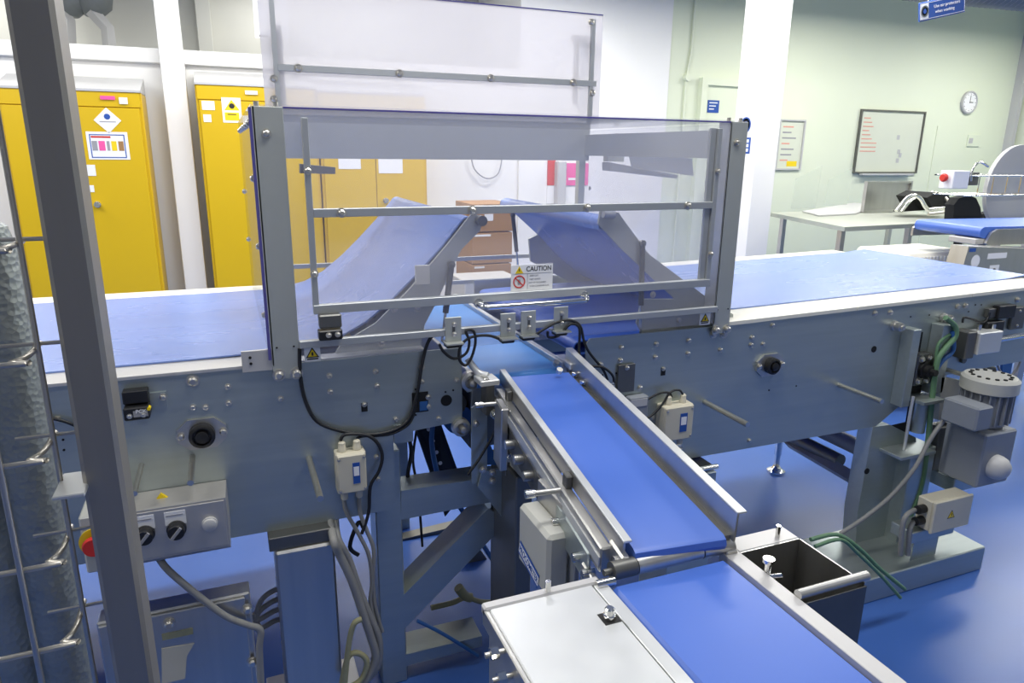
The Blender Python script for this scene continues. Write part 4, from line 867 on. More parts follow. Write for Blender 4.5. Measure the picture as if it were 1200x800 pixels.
for q in ((594, 514), (594, 535), (579, 484)): 
    c = at(*q, Y=1.66); MB().lathe([(.013, 0), (.013, .012), (.008, .02)], (c.x, 1.66, c.z), (0, -1, 0), 14).done('knob', CHROME, ME)
MB().box(at(590, 500, Y=1.7).x-.005, at(590, 500, Y=1.7).x+.02, 1.67, 1.74, .52, .70, .002).done('adjuster_column', DSTEEL, ME)
# dark perforated cable tray running under the machine
t = thing('cable_tray', 'dark perforated tray sloping down behind the cross beam', 'cable tray', at(510, 560, Y=2.1))
pq = [at(484, 494, Y=2.05), at(516, 494, Y=2.05), at(545, 575, Y=2.3), at(522, 605, Y=2.3)]
bm = MB(); vs_ = [bm.bm.verts.new(p) for p in pq]; vs2 = [bm.bm.verts.new(p+Vector((0, .01, -.004))) for p in pq]
bm.bm.faces.new(vs_); bm.bm.faces.new(vs2[::-1])
for i in range(4): bm.bm.faces.new((vs_[i], vs2[i], vs2[(i+1) % 4], vs_[(i+1) % 4]))
bm.done('tray', HOLE, t)
for k in range(8):
    u = (k+.5)/8; p = (pq[0].lerp(pq[3], u)).lerp(pq[1].lerp(pq[2], u), .45); MB().lathe([(.007, 0), (.007, .002)], p+Vector((0, -.012, 0)), (0, -1, 0), 10).done('rivet', PAPER, t)
# background under-structure behind frame
US = thing('rear_understructure', 'dark steel cross members and tubes on the far side under the machine', 'frame', (.5, 2.6, 0))
MB().prism(xz(2.55, [(470, 632), (560, 610), (600, 612), (600, 660), (470, 690)]), 2.55, 2.6).done('cross_member', DSTEEL, US)
MB().prism(xz(2.3, [(540, 650), (560, 640), (596, 690), (590, 705)]), 2.3, 2.36).done('diagonal_member', DSTEEL, US)
MB().box(-.9, .20, 2.60, 2.68, .18, .36, .003).done('cross_member', DSTEEL, US)
for X in (-.85, .55, 1.2): MB().box(X, X+.06, 2.64, 2.70, 0, .45).done('upright', PLATE, US)
# dark column and box behind takeaway conveyor
t = thing('drive_column', 'dark grey machine column with beige top behind the drive box', 'column', at(640, 560, Y=1.62))
A = at(605, 552, Y=1.60); B = at(640, 552, Y=1.60)
MB().box(A.x, A.x+.05, 1.60, 1.80, 0, at(620, 557, Y=1.6).z, .004).done('body', DSTEEL, t); MB().box(A.x+.01, B.x+.05, 1.58, 1.72, at(620, 557, Y=1.6).z, at(620, 540, Y=1.6).z, .004).done('cap', GRYPL, t)
# ------------------------------------------------------------------ support column and boxes at lower left
t = thing('support_column', 'wide bolted steel support column reflecting blue below the left plate', 'column', at(357, 800, Y=1.72))
sx0, sx1 = at(322, 650, Y=1.70).x, at(392, 640, Y=1.70).x
MB().box(sx0, sx1, 1.70, 1.86, FLZ+.03, .395, .006).done('body', STEEL, t)
MB().box(sx0-.012, sx1+.006, 1.71, 1.87, .395, .433, .002).done('head_plate', DSTEEL, t); MB().box(sx0-.05, sx1+.06, 1.66, 1.90, FLZ, FLZ+.03, .003).done('foot_plate', STEELH, t)
for X in (sx0-.03, sx1+.035): bolt((X, 1.68, FLZ+.03), t, 1.5, (-math.pi/2, 0, 0))
t = thing('electrical_cabinet', 'low steel electrical box with peeling yellow sticker under the control box', 'cabinet', (-.25, 1.8, 0))
ex0, ex1 = at(110, 720, Y=1.62).x, at(295, 720, Y=1.62).x; ezt = at(240, 706, Y=1.62).z
eyk = max(1.68, at(285, 682, Z=ezt).y)
MB().box(ex0, ex1, 1.625, eyk, 0, ezt, .004).done('body', STEEL, t)
MB().box(ex0+.004, ex1-.012, 1.617, 1.625, FLZ+.03, ezt-.006, .002).done('door', STEEL, t)
for q in ((198, 730), (290, 713), (296, 775)): bolt(at(*q, Y=1.617), t, 1.4)
A = at(190, 747, Y=1.616); B = at(226, 737, Y=1.616); MB().box(A.x, B.x, 1.6155, 1.6168, A.z-.008, B.z+.004).done('yellow_sticker', OLIVE, t)
A = at(195, 800, Y=1.616); B = at(212, 757, Y=1.616); MB().prism([(A.x-.01, A.z), (B.x, A.z), (B.x+.01, B.z-.03), (B.x+.03, B.z), (A.x, B.z+.005)], 1.6155, 1.6168).done('torn_sticker', BEIGE, t)
# ------------------------------------------------------------------ under right conveyor
t = thing('belt_tensioner', 'grey tensioner bars and rollers hanging under the right conveyor', 'tensioner', (1.9, 2.0, .3))
P0 = at(925, 517, Y=2.25); P1 = at(1000, 560, Y=1.85)
dv = (P1-P0)
MB().tube([P0, P1], .03, 4, 0).done('tension_bar', MOTG, t)
q0 = at(985, 540, Y=1.95); MB().cyl(q0, q0+Vector((.0, .6, .0)), .028, n=14).done('tension_roller', DSTEEL, t)
q0 = at(1008, 525, Y=1.9); MB().cyl(q0, q0+Vector((.0, .6, .0)), .034, n=14).done('tension_roller', MOTG, t)
MB().prism(xz(1.84, [(1000, 545), (1012, 530), (1012, 572), (998, 570)]), 1.83, 1.84).done('end_bracket', DSTEEL, t)
MB().prism(xz(2.0, [(930, 513), (1015, 498), (1015, 530), (985, 540)]), 2.3, 2.31).done('belt_loop', BELT, t)
fp = at(909, 553, Z=FLZ)
t = thing('levelling_foot', 'chrome levelling foot standing on the blue floor under right conveyor', 'foot', fp)
MB().lathe([(.045, 0), (.045, .012), (.02, .03), (.014, .05), (.014, .09), (.018, .10), (.018, .20)], fp, (0, 0, 1), 18).done('foot', CHROME, t); MB().box(fp.x-.03, fp.x+.03, fp.y-.03, fp.y+.03, FLZ+.20, .50).done('leg_tube', DSTEEL, t)
t = thing('side_box_support', 'blue grey box support with chrome clamp under the right plate', 'support', (1.3, 1.75, 0))
A = at(806, 545, Y=1.70); B = at(841, 545, Y=1.70); MB().box(A.x-.05, B.x, 1.70, 1.86, 0, at(820, 556, Y=1.7).z, .003).done('body', PLATE, t)
z_ = at(820, 552, Y=1.7).z; MB().box(A.x-.04, B.x-.02, 1.69, 1.84, z_, z_+.015).done('rubber_pad', BLACK, t); MB().cyl((A.x-.02, 1.69, z_+.012), (B.x-.01, 1.69, z_+.012), .009, n=10).done('clamp_bar', CHROME, t)
# ------------------------------------------------------------------ gear motor
GYm = 1.50
t = thing('gear_motor', 'grey geared motor with finned body hanging at the right end of the machine', 'motor', at(1150, 570, Y=GYm))
g0 = at(1146, 560, Y=GYm); g1 = at(1181, 560, Y=GYm); gzt = at(1152, 511, Y=GYm).z; gzb = at(1146, 572, Y=GYm).z; gyb = at(1104, 520, X=g0.x).y
gyb = min(max(gyb, GYm+.1), GYm+.2)
MB().box(g0.x, g1.x, GYm, gyb, gzb, gzt, .006).done('gearbox', MOTG, t)
gc = at(1165, 546, Y=GYm); MB().lathe([(.045, 0), (.045, .012), (.040, .03), (.028, .045), (.01, .05)], (gc.x, GYm, gc.z), (0, -1, 0), 24).done('output_cover', GREYP, t)
mc = Vector(((g0.x+g1.x)/2+.012, (GYm+gyb)/2+.01, gzt)); mzt = at(1155, 440, Y=mc.y).z; R_ = (g1.x-g0.x)*.52
MB().lathe([(R_*.7, 0), (R_*.8, .01), (R_*.8, (mzt-gzt)*.72)], mc, (0, 0, 1), 24).done('stator', MOTG, t)
for k in range(18):
    a_ = k*2*math.pi/18; m = Matrix.Translation(mc) @ Matrix.Rotation(a_, 4, 'Z'); MB().box(R_*.78, R_*.97, -.0025, .0025, .02, (mzt-gzt)*.70, m=m).done('cooling_fin', MOTG, t)
fc = MB().lathe([(R_*1.0, 0), (R_*1.06, .004), (R_*1.06, (mzt-gzt)*.24), (R_*.95, (mzt-gzt)*.29), (R_*.2, (mzt-gzt)*.295)], mc+Vector((0, 0, (mzt-gzt)*.70)), (0, 0, 1), 28).done('fan_cover', GRYPL, t)
for k in range(14):
    a_ = k*2*math.pi/14; p = mc+Vector((R_*.72*math.cos(a_), R_*.72*math.sin(a_), (mzt-gzt)*.993)); MB().cyl(p, p+Vector((0, 0, .0035)), .007, n=8).done('vent_hole', HOLE, fc)
tx = at(1133, 478, Y=mc.y-.03); MB().box(tx.x-.045, tx.x+.035, mc.y-R_*1.15, mc.y+.03, gzt+.03, gzt+(mzt-gzt)*.62, .006).done('terminal_box', MOTG, t)
# base frame at the right leg
a0 = at(945, 700, Z=FLZ+.10); a1 = at(1000, 640, Z=FLZ+.10)
MB().box(a0.x, a0.x+.9, a0.y, a0.y+.30, 0, FLZ+.10, .004).done('base_plinth', PLATE, RC)
# beige housing and electrical box
t = thing('bearing_housing', 'beige flat housing plate left of the geared motor', 'housing', at(1110, 500, Y=1.72))
MB().prism(xz(1.72, [(1098, 440), (1128, 446), (1128, 480), (1112, 494), (1094, 490)]), 1.70, 1.745).done('plate', GRYPL, t); MB().box(at(1095, 492, Y=1.72).x, at(1122, 492, Y=1.72).x, 1.69, 1.745, at(1100, 545, Y=1.72).z, at(1100, 497, Y=1.72).z, .003).done('block', DSTEEL, t)
MB().box(at(1092, 546, Y=1.72).x, at(1150, 546, Y=1.72).x, 1.62, 1.745, at(1100, 562, Y=1.72).z, at(1100, 547, Y=1.72).z, .003).done('shelf', PLATE, t)
EY = 1.52
t = thing('electrical_box', 'beige electrical box with yellow warning triangle at the right machine leg', 'electrical box', at(1110, 625, Y=EY))
A = at(1094, 590, Y=EY); B = at(1138, 575, Y=EY); ezb = at(1094, 622, Y=EY).z; eyb = min(at(1076, 580, X=A.x).y, EY+.16)
MB().box(A.x, B.x, EY, eyb, ezb, A.z+.005, .005).done('housing', BEIGE, t); MB().box(A.x-.004, B.x+.004, EY-.012, EY, ezb-.003, A.z+.008, .004).done('lid', BEIGE, t)
c = at(1115, 602, Y=EY-.012); tri(t, c.x, c.z, .032, EY-.012, INK, 'triangle_border'); tri(t, c.x, c.z-.001, .024, EY-.0127, SYEL); MB().box(c.x-.0015, c.x+.0015, EY-.0142, EY-.0134, c.z-.006, c.z+.004).done('symbol', INK, t)
for z_ in (.3, .7): MB().cyl((A.x-.035, (EY+eyb)/2, ezb+(A.z-ezb)*z_), (A.x, (EY+eyb)/2, ezb+(A.z-ezb)*z_), .016, n=12).done('cable_gland', BLACK, t)
MB().box(A.x-.05, B.x-.02, EY+.02, eyb+.05, ezb-.05, ezb-.004, .003).done('mounting_plinth', PLATE, t)
MB().box(A.x+.02, B.x-.04, EY+.06, eyb, 0, ezb-.05, .003).done('stand', PLATE, t)
# a steel upright with channel on far right behind motor
t = thing('blue_hose_bundle', 'blue hanging conveyor strap with cable at the far right edge', 'strap', at(1175, 445, Y=1.9))
MB().prism(xz(1.9, [(1177, 402), (1191, 400), (1184, 441), (1174, 440)]), 1.9, 1.91).done('strap', BLUEC, t); MB().tube([at(a_, b_, Y=1.88) for a_, b_ in ((1172, 405), (1169, 428), (1180, 442), (1194, 428), (1199, 400))], .005).done('cable', GCABLE, t)
# ================================================================== CABLES
def cable(name, pts, r, m_, label, Y=None, smooth=5):
    P = [at(p[0], p[1], Y=p[2] if len(p) > 2 else Y) for p in pts]
    return tag(MB().tube(P, r, 8, smooth).done(name, m_), label, 'cable')
cy = D-.012
cable('black_cable', [(351, 408), (352, 440), (358, 470), (372, 494), (400, 505), (432, 509), (455, 506), (472, 498), (482, 485), (490, 455), (494, 430), (500, 405), (508, 392), (520, 386)], .0048, RUBBER, 'black cable looping across the left side plate below the guard', cy)
cable('black_cable', [(399, 516), (405, 509), (430, 510), (443, 520), (448, 535), (444, 552), (434, 570), (432, 600), (424, 625)], .0048, RUBBER, 'black cable curving from the left junction box down past its side', cy-.01)
cable('black_cable', [(418, 514), (425, 511), (455, 509), (475, 500), (484, 488), (487, 470)], .004, RUBBER, 'short black cable from the left junction box to the square opening', cy)
cable('sensor_cable', [(515, 403), (520, 412), (532, 420), (546, 414), (550, 400), (546, 388), (555, 388), (557, 402), (552, 420), (545, 428), (538, 420), (540, 405), (552, 395), (572, 393), (585, 397)], .004, RUBBER, 'tangled black sensor cable hanging below the guard rail', GY-.025)
cable('sensor_cable', [(622, 396), (640, 384), (652, 378), (668, 375), (680, 382), (684, 398), (690, 412), (706, 432), (712, 445)], .004, RUBBER, 'black sensor cable from the rail down to the right plate', GY-.025)
cable('sensor_cable', [(642, 388), (643, 395), (655, 393), (668, 380), (679, 385), (679, 415), (690, 428), (706, 430), (718, 440), (720, 455)], .004, RUBBER, 'second black sensor cable arching beside the right plate edge', GY-.03)
cable('black_cable', [(738, 480), (755, 470), (772, 461), (784, 460), (787, 465)], .0035, RUBBER, 'black cable arching to the left gland of the right junction box', D-.024)
cable('black_cable', [(742, 491), (760, 489), (775, 475), (785, 460), (796, 457), (801, 464)], .0035, RUBBER, 'black cable arching to the right gland of the right junction box', D-.026)
cable('grey_cable', [(783, 512), (780, 522), (775, 530)], .0035, GCABLE, 'short grey cable leaving the right junction box left side', D-.02); cable('grey_cable', [(797, 512), (793, 525), (788, 535)], .0035, GCABLE, 'short grey cable leaving the right junction box right side', D-.02)
cable('grey_cable', [(403, 583), (406, 600), (420, 625), (432, 650), (436, 680), (434, 705), (440, 730)], .0055, GCABLE, 'grey cable hanging from left gland of the left junction box', D-.02)
cable('grey_cable', [(421, 580), (422, 600), (430, 622), (438, 645), (437, 680), (440, 712), (448, 740)], .0055, GCABLE, 'grey cable hanging from right gland of the left junction box', D-.02)
cable('thick_grey_cable', [(386, 600, 1.80), (391, 632), (398, 650), (412, 680), (424, 715), (434, 745), (440, 770), (430, 795), (415, 810)], .011, GCABLE, 'thick grey cable sagging beside the support column', 1.68)
cable('thick_grey_cable', [(392, 600, 1.80), (395, 630), (408, 655), (420, 690), (432, 720), (444, 750), (442, 780), (425, 800)], .011, GCABLE, 'second thick grey cable sagging against the upright', 1.70)
cable('olive_cable', [(424, 725), (414, 732), (408, 760), (404, 800)], .008, OLIVE, 'olive cable rising beside the support column foot', 1.66); cable('olive_cable', [(400, 802), (408, 770), (420, 765), (430, 775), (424, 795), (410, 805)], .008, OLIVE, 'olive cable loop on the floor beside the support column', 1.67)
cable('grey_cable', [(183, 648, 1.64), (192, 662, 1.62), (205, 675), (235, 700), (265, 722), (290, 732), (305, 738), (304, 760), (306, 800)], .0085, GCABLE, 'grey cable from control box down to the electrical box corner', 1.60)
cable('black_cable', [(427, 620), (420, 612), (410, 640), (420, 650)], .006, RUBBER, 'short black cable knot above the support column', 1.76)
for k in range(4):
    cable('coiled_cable', [(298, 722-6*k+14), (305, 705+10*k), (325, 690+12*k), (345, 690+12*k)], .0075, GCABLE, 'grey coiled cable behind the support column, %s of four' % ['topmost', 'second', 'third', 'lowest'][k], 1.80)
tag(MB().tube([at(115, 512, Y=D), at(85, 497, Y=D-.01), at(60, 490, Y=D-.01), at(40, 492, Y=D-.004)], .004).done('black_cable', RUBBER), 'thin black cable on the left plate behind the wire basket', 'cable')
cable('black_cable', [(548, 556), (560, 540), (575, 515), (582, 500)], .004, RUBBER, 'black cable rising across the hanger plate', 1.70)
cable('black_hose', [(479, 512), (482, 530), (478, 555), (480, 570)], .006, RUBBER, 'black hose hanging in the opening right of the left plate', 1.85); cable('black_hose', [(488, 505), (484, 540), (490, 575), (495, 640)], .004, RUBBER, 'thin black hose behind the cross beam', 1.87)
cable('blue_hose', [(508, 492), (506, 520), (514, 560), (525, 575), (543, 600), (580, 660), (600, 680)], .008, BLUEC, 'blue air hose running down behind the brace', 1.95); cable('blue_hose', [(489, 727), (515, 740), (540, 755), (560, 768)], .006, BLUEC, 'blue air hose near the lower beam', 1.76)
cable('olive_cable', [(505, 712), (530, 706), (546, 700), (565, 705), (590, 705)], .009, OLIVE, 'olive cable tied behind the diagonal brace', 1.95); cable('olive_cable', [(537, 688), (545, 698), (552, 700)], .016, OLIVE, 'bundled cable knot behind the diagonal brace', 1.94)
cable('grey_conduit', [(1126, 470, 1.62), (1108, 490, 1.62), (1090, 515, 1.62), (1072, 548, 1.62), (1045, 580, 1.64), (1015, 605, 1.66), (985, 625, 1.68)], .008, GCABLE, 'grey conduit running diagonally in front of the right leg')
cable('grey_conduit', [(1073, 597, 1.56), (1062, 604, 1.55), (1057, 620, 1.55), (1055, 650, 1.55)], .009, GCABLE, 'grey conduit entering the upper gland of the electrical box'); cable('grey_conduit', [(1072, 610, 1.56), (1066, 620, 1.55), (1064, 650, 1.55)], .009, GCABLE, 'grey conduit entering the lower gland of the electrical box')
cable('green_hose', [(1108, 372), (1119, 382), (1119, 395), (1108, 408), (1098, 425), (1092, 470), (1086, 530), (1078, 575), (1060, 620)], .010, GRNC, 'green air hose running down the right leg', D-.06)
cable('green_hose', [(1117, 390), (1104, 398), (1098, 410), (1096, 440)], .006, GRNC, 'thin green hose looping beside the channel', D-.05); cable('blue_hose', [(1116, 388), (1117, 410), (1105, 422), (1098, 432)], .008, BLUEC, 'blue hose looping beside the air cylinder', D-.055)
cable('green_hose', [(950, 632), (975, 626), (990, 630), (1010, 645), (1030, 665), (1060, 690)], .007, GRNC, 'green hose lying behind the open front frame', 1.45); cable('green_hose', [(955, 640), (985, 632), (1005, 648), (1030, 672), (1055, 700)], .006, GRNC, 'second green hose lying behind the open front frame', 1.44)
cable('black_cable', [(1128, 378), (1130, 372), (1140, 374), (1152, 378), (1158, 372), (1160, 366)], .004, RUBBER, 'short black cable at the drive plate sensors', D-.02)
# ================================================================== BACKGROUND RIGHT
t = thing('work_table', 'stainless work table by the wall behind the right conveyor', 'table', (4.9, 4.4, 0))
fl, frr = at(990, 266, Z=.9), Vector((5.7, 3.92, .9)); bl = at(903, 249, Z=.9); br_ = Vector((bl.x+1.7, bl.y+.2, .9))
MB().prism([(fl.x, fl.y), (frr.x, frr.y), (br_.x, br_.y), (bl.x, bl.y)], .868, .90, 'Z').done('table_top', TABLE, t)
for p in (fl+Vector((.06, .08, 0)), frr+Vector((-.08, .08, 0)), bl+Vector((.08, -.08, 0)), br_+Vector((-.08, -.08, 0)), fl.lerp(frr, .5)+Vector((0, .06, 0))): MB().box(p.x-.02, p.x+.02, p.y-.02, p.y+.02, 0, .868).done('leg', STEEL, t)
pm = at(1000, 256, Z=.9)
c0 = at(955, 247, Z=.905); 
t = thing('plastic_sheet', 'flat grey plastic sheet lying on the work table', 'sheet', c0)
q = [at(*p, Z=.905) for p in ((940, 248), (960, 253), (1002, 251), (1030, 241), (1000, 238))]; MB().prism([(p.x, p.y) for p in q], .902, .912, 'Z').done('sheet', GREYP, t)
A = at(927, 245, Z=.9); 
t = thing('acrylic_screen', 'clear acrylic sheet leaning on the left of the work table', 'screen', A)
MB().prism([(A.x, .905), (A.x+.30, .905), (A.x+.32, 1.30), (A.x+.02, 1.18)], A.y, A.y+.006).done('screen', ACRYL, t)
B = at(975, 243, Z=.9); t = thing('acrylic_screen', 'second clear acrylic sheet leaning in the middle of the work table', 'screen', B)
MB().prism([(B.x, .905), (B.x+.30, .905), (B.x+.32, 1.28), (B.x+.02, 1.16)], B.y+.1, B.y+.106).done('screen', ACRYL, t)
ty = 4.75; A = at(1010, 247, Y=ty); B = at(1068, 212, Y=ty)
t = thing('steel_tray', 'stainless tray standing upright against the wall on the work table', 'tray', (A.x+.2, ty, .9))
MB().box(A.x, B.x, ty, ty+.02, .905, B.z, .004).done('base', STEEL, t); MB().quadframe(A.x, B.x, .905, B.z, .018, ty-.02, ty).done('rim', STEEL, t)
# upturned chrome chair on the table
cy_ = 4.1
t = thing('upturned_chair', 'upturned chair with chrome tube frame and black seat on the work table', 'chair', at(1080, 255, Y=cy_))
def tp(*P): return [at(a_, b_, Y=y_) for a_, b_, y_ in P]
MB().tube(tp((1050, 247, 4.1), (1060, 235, 4.1), (1069, 229, 4.1), (1078, 232, 4.1), (1085, 243, 4.1), (1094, 250, 4.1)), .016, 8).done('leg_frame', CHROME, t)
MB().tube(tp((1056, 248, 4.3), (1066, 236, 4.3), (1080, 230, 4.3)), .016, 8).done('leg_frame', CHROME, t)
MB().tube(tp((1086, 246, 4.1), (1108, 244, 4.1), (1114, 247, 4.15), (1114, 241, 4.3), (1105, 230, 4.4), (1092, 225, 4.4)), .016, 8).done('back_frame', CHROME, t)
MB().tube(tp((1088, 251, 4.0), (1110, 248, 4.0), (1115, 244, 4.1), (1108, 232, 4.2), (1096, 226, 4.3)), .014, 8).done('back_frame', WIRE, t)
MB().prism(xz(4.25, [(1080, 231), (1092, 225), (1105, 228), (1112, 240), (1108, 245), (1088, 246)]), 4.2, 4.5).done('seat', FABRIC, t)
MB().prism(xz(4.35, [(1052, 248), (1062, 236), (1078, 233), (1086, 246)]), 4.34, 4.4).done('backrest', FABRIC, t)
# office chair and dark items beyond
oy = 3.5; 
t = thing('office_chair', 'black upholstered office chair behind the small blue belt', 'chair', (at(1135, 250, Y=oy).x, oy, 0))
MB().prism(xz(oy, [(1117, 258), (1118, 240), (1124, 232), (1136, 229), (1144, 232), (1149, 243), (1151, 258)]), oy, oy+.07).done('backrest', FABRIC, t)
cx_ = at(1135, 250, Y=oy).x
MB().box(cx_-.24, cx_+.24, oy-.36, oy+.02, .52, .60, .03).done('seat', FABRIC, t); MB().cyl((cx_, oy-.2, FLZ+.08), (cx_, oy-.2, .52), .03).done('column', BLACK, t); MB().box(cx_-.02, cx_+.02, oy+.02, oy+.06, .52, .9).done('back_stem', BLACK, t)
for k in range(5):
    a_ = k*2*math.pi/5; MB().tube([(cx_, oy-.2, FLZ+.1), (cx_+.3*math.cos(a_), oy-.2+.3*math.sin(a_), FLZ+.022)], .022, 6, 0).done('base_arm', BLACK, t)
t = thing('office_chair', 'second black chair mostly hidden behind the small blue belt', 'chair', (at(1160, 255, Y=4.3).x, 4.3, 0))
MB().prism(xz(4.3, [(1150, 262), (1153, 251), (1160, 248), (1168, 251), (1170, 262)]), 4.3, 4.36).done('backrest', FABRIC, t)
c = at(1160, 258, Y=4.3); MB().cyl((c.x, 4.33, FLZ), (c.x, 4.33, c.z), .03).done('column', BLACK, t); MB().box(c.x-.2, c.x+.2, 4.0, 4.36, .5, .56, .02).done('seat', FABRIC, t)
# small belt conveyor
sz = 1.02
n0 = at(1073, 257, Z=sz); n1 = at(1150, 266, Z=sz)
t = thing('small_conveyor', 'short blue belt conveyor end on steel frame at the right edge', 'conveyor', (n0.x+.5, n0.y-.1, 0))
dn = (n1-n0); L_ = dn.length; u = dn.normalized(); v = Vector((-u.y, u.x, 0));
if v.x < 0: v = -v
MT = Matrix(((v.x, u.x, 0, n0.x), (v.y, u.y, 0, n0.y), (0, 0, 1, 0), (0, 0, 0, 1)))
def loc(mb_): bmesh.ops.transform(mb_.bm, matrix=MT, verts=mb_.bm.verts[:]); return mb_
b = MB(); ring = [(.03+.032*math.cos(math.radians(a_)), sz-.032+.032*math.sin(math.radians(a_))) for a_ in (90, 115, 140, 165, 190, 215, 240, 270)]+[(1.6, sz-.064), (1.6, sz)]
b.prism(ring, 0, L_, 'Y'); loc(b).done('belt', BELT, t)
loc(MB().prism([(.03, sz-.09), (.06, sz-.03), (.10, sz-.012), (1.6, sz-.006), (1.6, sz-.10), (.05, sz-.10)], L_+.004, L_+.02, 'Y')).done('side_plate', STEEL, t)
loc(MB().prism([(.0, sz-.05), (.06, sz-.03), (1.6, sz-.006), (1.6, sz-.10), (.0, sz-.10)], -.02, -.004, 'Y')).done('far_side_plate', STEEL, t)
loc(MB().box(-.02, .25, L_*.6, L_, sz-.10, sz-.066, .004)).done('scraper_tray', UHMWG, t)
for yy_ in (.06, L_-.06): loc(MB().box(1.0, 1.05, yy_-.02, yy_+.02, 0, sz-.1)).done('leg', STEEL, t)
# control cabinet under it
ky = 2.55; A = at(1136, 285, Y=ky); 
t = thing('steel_control_unit', 'grey steel unit with round white sticker below the small conveyor', 'control unit', (A.x+.4, ky+.2, 0))
zt_, zb_ = at(1150, 288, Y=ky).z, .55
MB().prism([(A.x, zt_), (A.x+1.0, zt_-.06), (A.x+1.0, zb_), (A.x-.06, zb_)], ky, ky+.10).done('cabinet', STEEL, t)
c = at(1143, 306, Y=ky); MB().lathe([(.034, 0), (.034, .001)], (c.x, ky, c.z), (0, -1, 0), 24).done('round_sticker', PAPER, t)
A_ = at(1158, 297, Y=ky); B_ = at(1179, 302, Y=ky); MB().box(A_.x, B_.x, ky-.001, ky, B_.z, A_.z).done('name_sticker', PAPER, t)
A_ = at(1160, 311, Y=ky); B_ = at(1169, 321, Y=ky); MB().box(A_.x, B_.x, ky-.001, ky, B_.z, A_.z).done('key_plate', PAPER, t); MB().lathe([(.010, 0), (.010, .003)], ((A_.x+B_.x)/2, ky-.001, (A_.z+B_.z)/2), (0, -1, 0), 10).done('key_switch', DSTEEL, t)
A_ = at(1133, 285, Y=ky); MB().box(A.x+.01, A.x+.06, ky-.001, ky, zt_-.03, zt_-.01).done('blue_sticker', SBLUE, t)
for X in (A.x+.02, A.x+.9): MB().box(X, X+.04, ky+.03, ky+.07, 0, zb_).done('leg', STEEL, t)
# white ribbed tub
t = thing('ribbed_tub', 'white ribbed plastic tub between the right belt and the steel unit', 'tub', at(1090, 305, Y=3.0))
A_ = at(1066, 300, Y=2.95); B_ = at(1136, 296, Y=2.95); z1 = at(1090, 297, Y=2.95).z
MB().box(A_.x, B_.x+.05, 2.95, 3.35, z1-.22, z1, .02).done('body', UHMW, t)
for k in range(12): X = A_.x+.02+k*(B_.x-A_.x)/12*.7; MB().box(X, X+.012, 2.942, 2.952, z1-.20, z1-.02).done('rib', PAPER, t)
MB().box(A_.x+.06, B_.x, 3.0, 3.3, 0, z1-.22).done('stand', GREYP, t)
# wire shelf with disc and stop box
wy = 3.3
t = thing('wire_shelf', 'chrome wire shelf carrying round grey disc at the right edge', 'shelf', at(1170, 225, Y=wy))
z1, z2 = at(1160, 206, Y=wy).z, at(1160, 229, Y=wy).z; xs0 = at(1140, 215, Y=wy).x
for z_ in (z1, z2):
    MB().tube([(xs0+1.4, wy, z_), (xs0+.05, wy, z_), (xs0, wy+.05, z_), (xs0, wy+.2, z_), (xs0+.05, wy+.24, z_), (xs0+1.4, wy+.24, z_)], .005, 6, 3).done('rim_wire', CHROME, t)
for k in range(9): MB().cyl((xs0+.06+.14*k, wy, z1), (xs0+.06+.14*k, wy, z2), .0035, n=6).done('upright_wire', CHROME, t)
for k in range(9): MB().cyl((xs0+.06+.14*k, wy, z2), (xs0+.06+.14*k, wy+.24, z2), .0025, n=6).done('deck_wire', CHROME, t)
MB().tube([at(1138, 212, Y=wy), at(1140, 198, Y=wy), at(1148, 190, Y=wy), at(1158, 195, Y=wy)], .008, 6).done('hook', CHROME, t)
MB().box(xs0+.75, xs0+.78, wy+.25, wy+.30, 0, z2+.25).done('post', STEEL, t); MB().box(xs0+1.1, xs0+1.13, wy+.25, wy+.3, 0, z2+.25).done('post', STEEL, t)
c = at(1193, 222, Y=wy+.2); rr = c.z; rd = at(1193, 171, Y=wy+.2).z-c.z
tag(MB().lathe([(rd, 0), (rd, .03), (rd*.9, .035), (.06, .035), (.05, .03)], (c.x, wy+.25, c.z+.01), (0, -1, 0), 40).done('grey_disc', GREYP), 'large round grey disc standing in the wire shelf', 'disc')
t = thing('stop_button_box', 'white switch box with a red stop button left of the wire shelf', 'switch box', at(1128, 222, Y=wy))
A_ = at(1119, 200, Y=wy); B_ = at(1134, 221, Y=wy); MB().box(A_.x, B_.x, wy, wy+.1, B_.z, A_.z, .004).done('box', PAPER, t); c = at(1117, 208, Y=wy+.05); MB().lathe([(.012, 0), (.012, .015), (.026, .018), (.028, .03), (.02, .042)], (A_.x, wy+.05, c.z), (-1, 0, 0), 18).done('button', REDP, t)
MB().box(B_.x, xs0+.08, wy+.02, wy+.08, B_.z+.02, A_.z-.01, .003).done('mounting_arm', DSTEEL, t)
# ================================================================== FOREGROUND RACK
py_ = .73
xr_ = at(121, 400, Y=py_).x; xl_ = at(69, 400, Y=py_).x; yb_ = min(at(135, 400, X=xr_).y, py_+.05)
R = thing('trolley_rack', 'steel trolley with square post and wire basket at the left edge', 'trolley', ((xl_+xr_)/2, py_, 0))
MB().box(xl_, xr_, py_, yb_, FLZ+.10, 2.1, .004).done('post', RSTEEL, R)
A_ = at(60, 583, Y=py_-.02); B_ = at(97, 575, Y=py_-.02)
MB().box(A_.x, xl_+.005, py_-.02, py_+.035, A_.z-.004, A_.z, .001).done('shelf_bracket', STEELH, R)
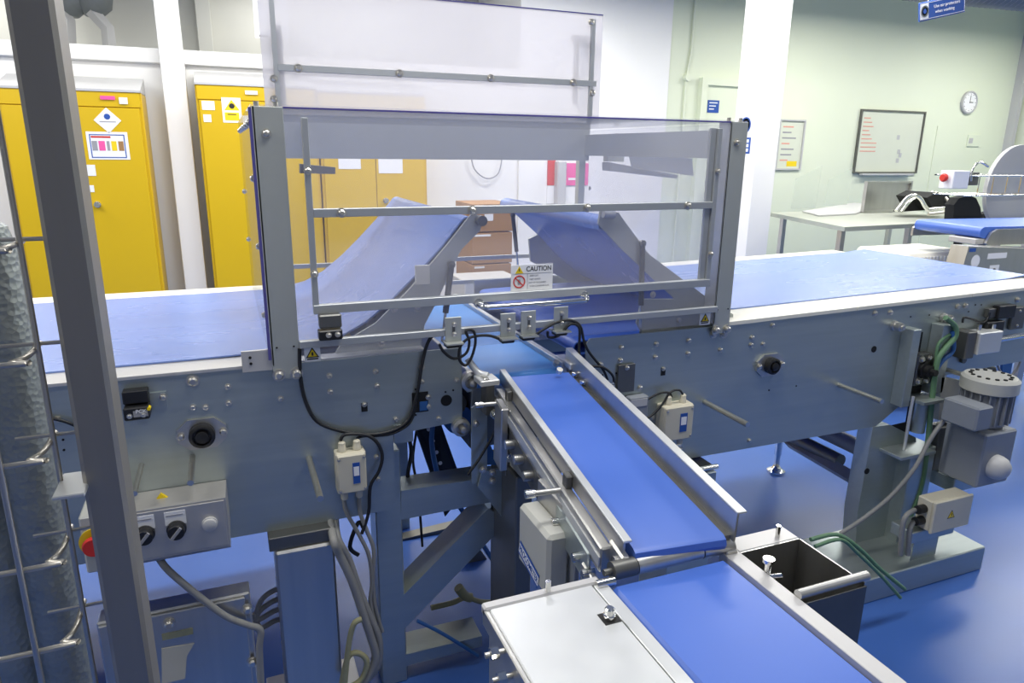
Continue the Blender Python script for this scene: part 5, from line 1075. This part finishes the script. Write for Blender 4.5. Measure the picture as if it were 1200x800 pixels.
# galvanised dimpled tube
c0 = at(22, 400, Y=.80); c1 = at(52, 750, Y=.80); rg = .024
dm = bpy.data.materials['dimpled_galvanised']; nt = dm.node_tree; bs = nt.nodes['Principled BSDF']
vo = nt.nodes.new('ShaderNodeTexVoronoi'); vo.inputs['Scale'].default_value = 170; tc = nt.nodes.new('ShaderNodeTexCoord'); bp = nt.nodes.new('ShaderNodeBump'); bp.inputs['Strength'].default_value = .5; bp.inputs['Distance'].default_value = .002
nt.links.new(tc.outputs['Object'], vo.inputs['Vector']); nt.links.new(vo.outputs['Distance'], bp.inputs['Height']); nt.links.new(bp.outputs[0], bs.inputs['Normal'])
zt_ = at(5, 255, Y=.80).z
for X in (c0.x-.012, c0.x-.055):
    t = MB().lathe([(rg*.6, zt_-.62-.012), (rg, zt_-.62), (rg, zt_-.03), (rg*.8, zt_-.008), (rg*.3, zt_)], (X, .80, 0), (0, 0, 1), 24).done('rolled_mesh_tube', GALV)
    tag(t, 'dimpled galvanised tube standing in the wire basket, %s' % ('nearer the steel post' if X > c0.x-.03 else 'at the picture edge'), 'tube', 'dimpled tubes in the basket')
# wire basket
yn, yf = .70, .76
xc = at(62, 520, Y=yf).x
loops = (283, 405, 513, 628, 720)
for py2 in loops:
    ze = at(50, py2, Y=yf).z
    z_ = at(60, py2, Y=yf).z
    MB().tube([(xc-.45, yn, z_), (xc-.03, yn, z_), (xc-.008, yn+.008, z_), (xc, yn+.03, z_), (xc, yf+.015, z_)], .0028, 8, 4).done('basket_wire', WIRE, R)
    MB().cyl((xc-.03, yf, z_+.003), (xc+.02, yf, z_+.003), .002, n=6).done('cross_wire', WIRE, R)
for X, Y_, r_ in ((xc-.028, yn-.003, .0028), (xc+.004, yf-.012, .0026), (xc-.062, yn-.003, .0028)):
    MB().cyl((X, Y_, .55), (X, Y_, 1.62), r_, n=8).done('upright_wire', WIRE, R)
MB().box(xc-.45, xr_, py_-.05, py_+.30, FLZ+.06, FLZ+.10).done('base', RSTEEL, R)
for X in (xc-.4, xr_-.04):
    for y_ in (py_-.03, py_+.26): MB().lathe([(.03, -.012), (.03, .012)], (X, y_, FLZ+.03), (0, 1, 0), 14).done('castor_wheel', BLACK, R)
for o in bpy.data.objects:
    if 'label' in o and 'category' in o and o.get('kind') == 'structure': del o['label']
SC.cycles.transparent_max_bounces = 24
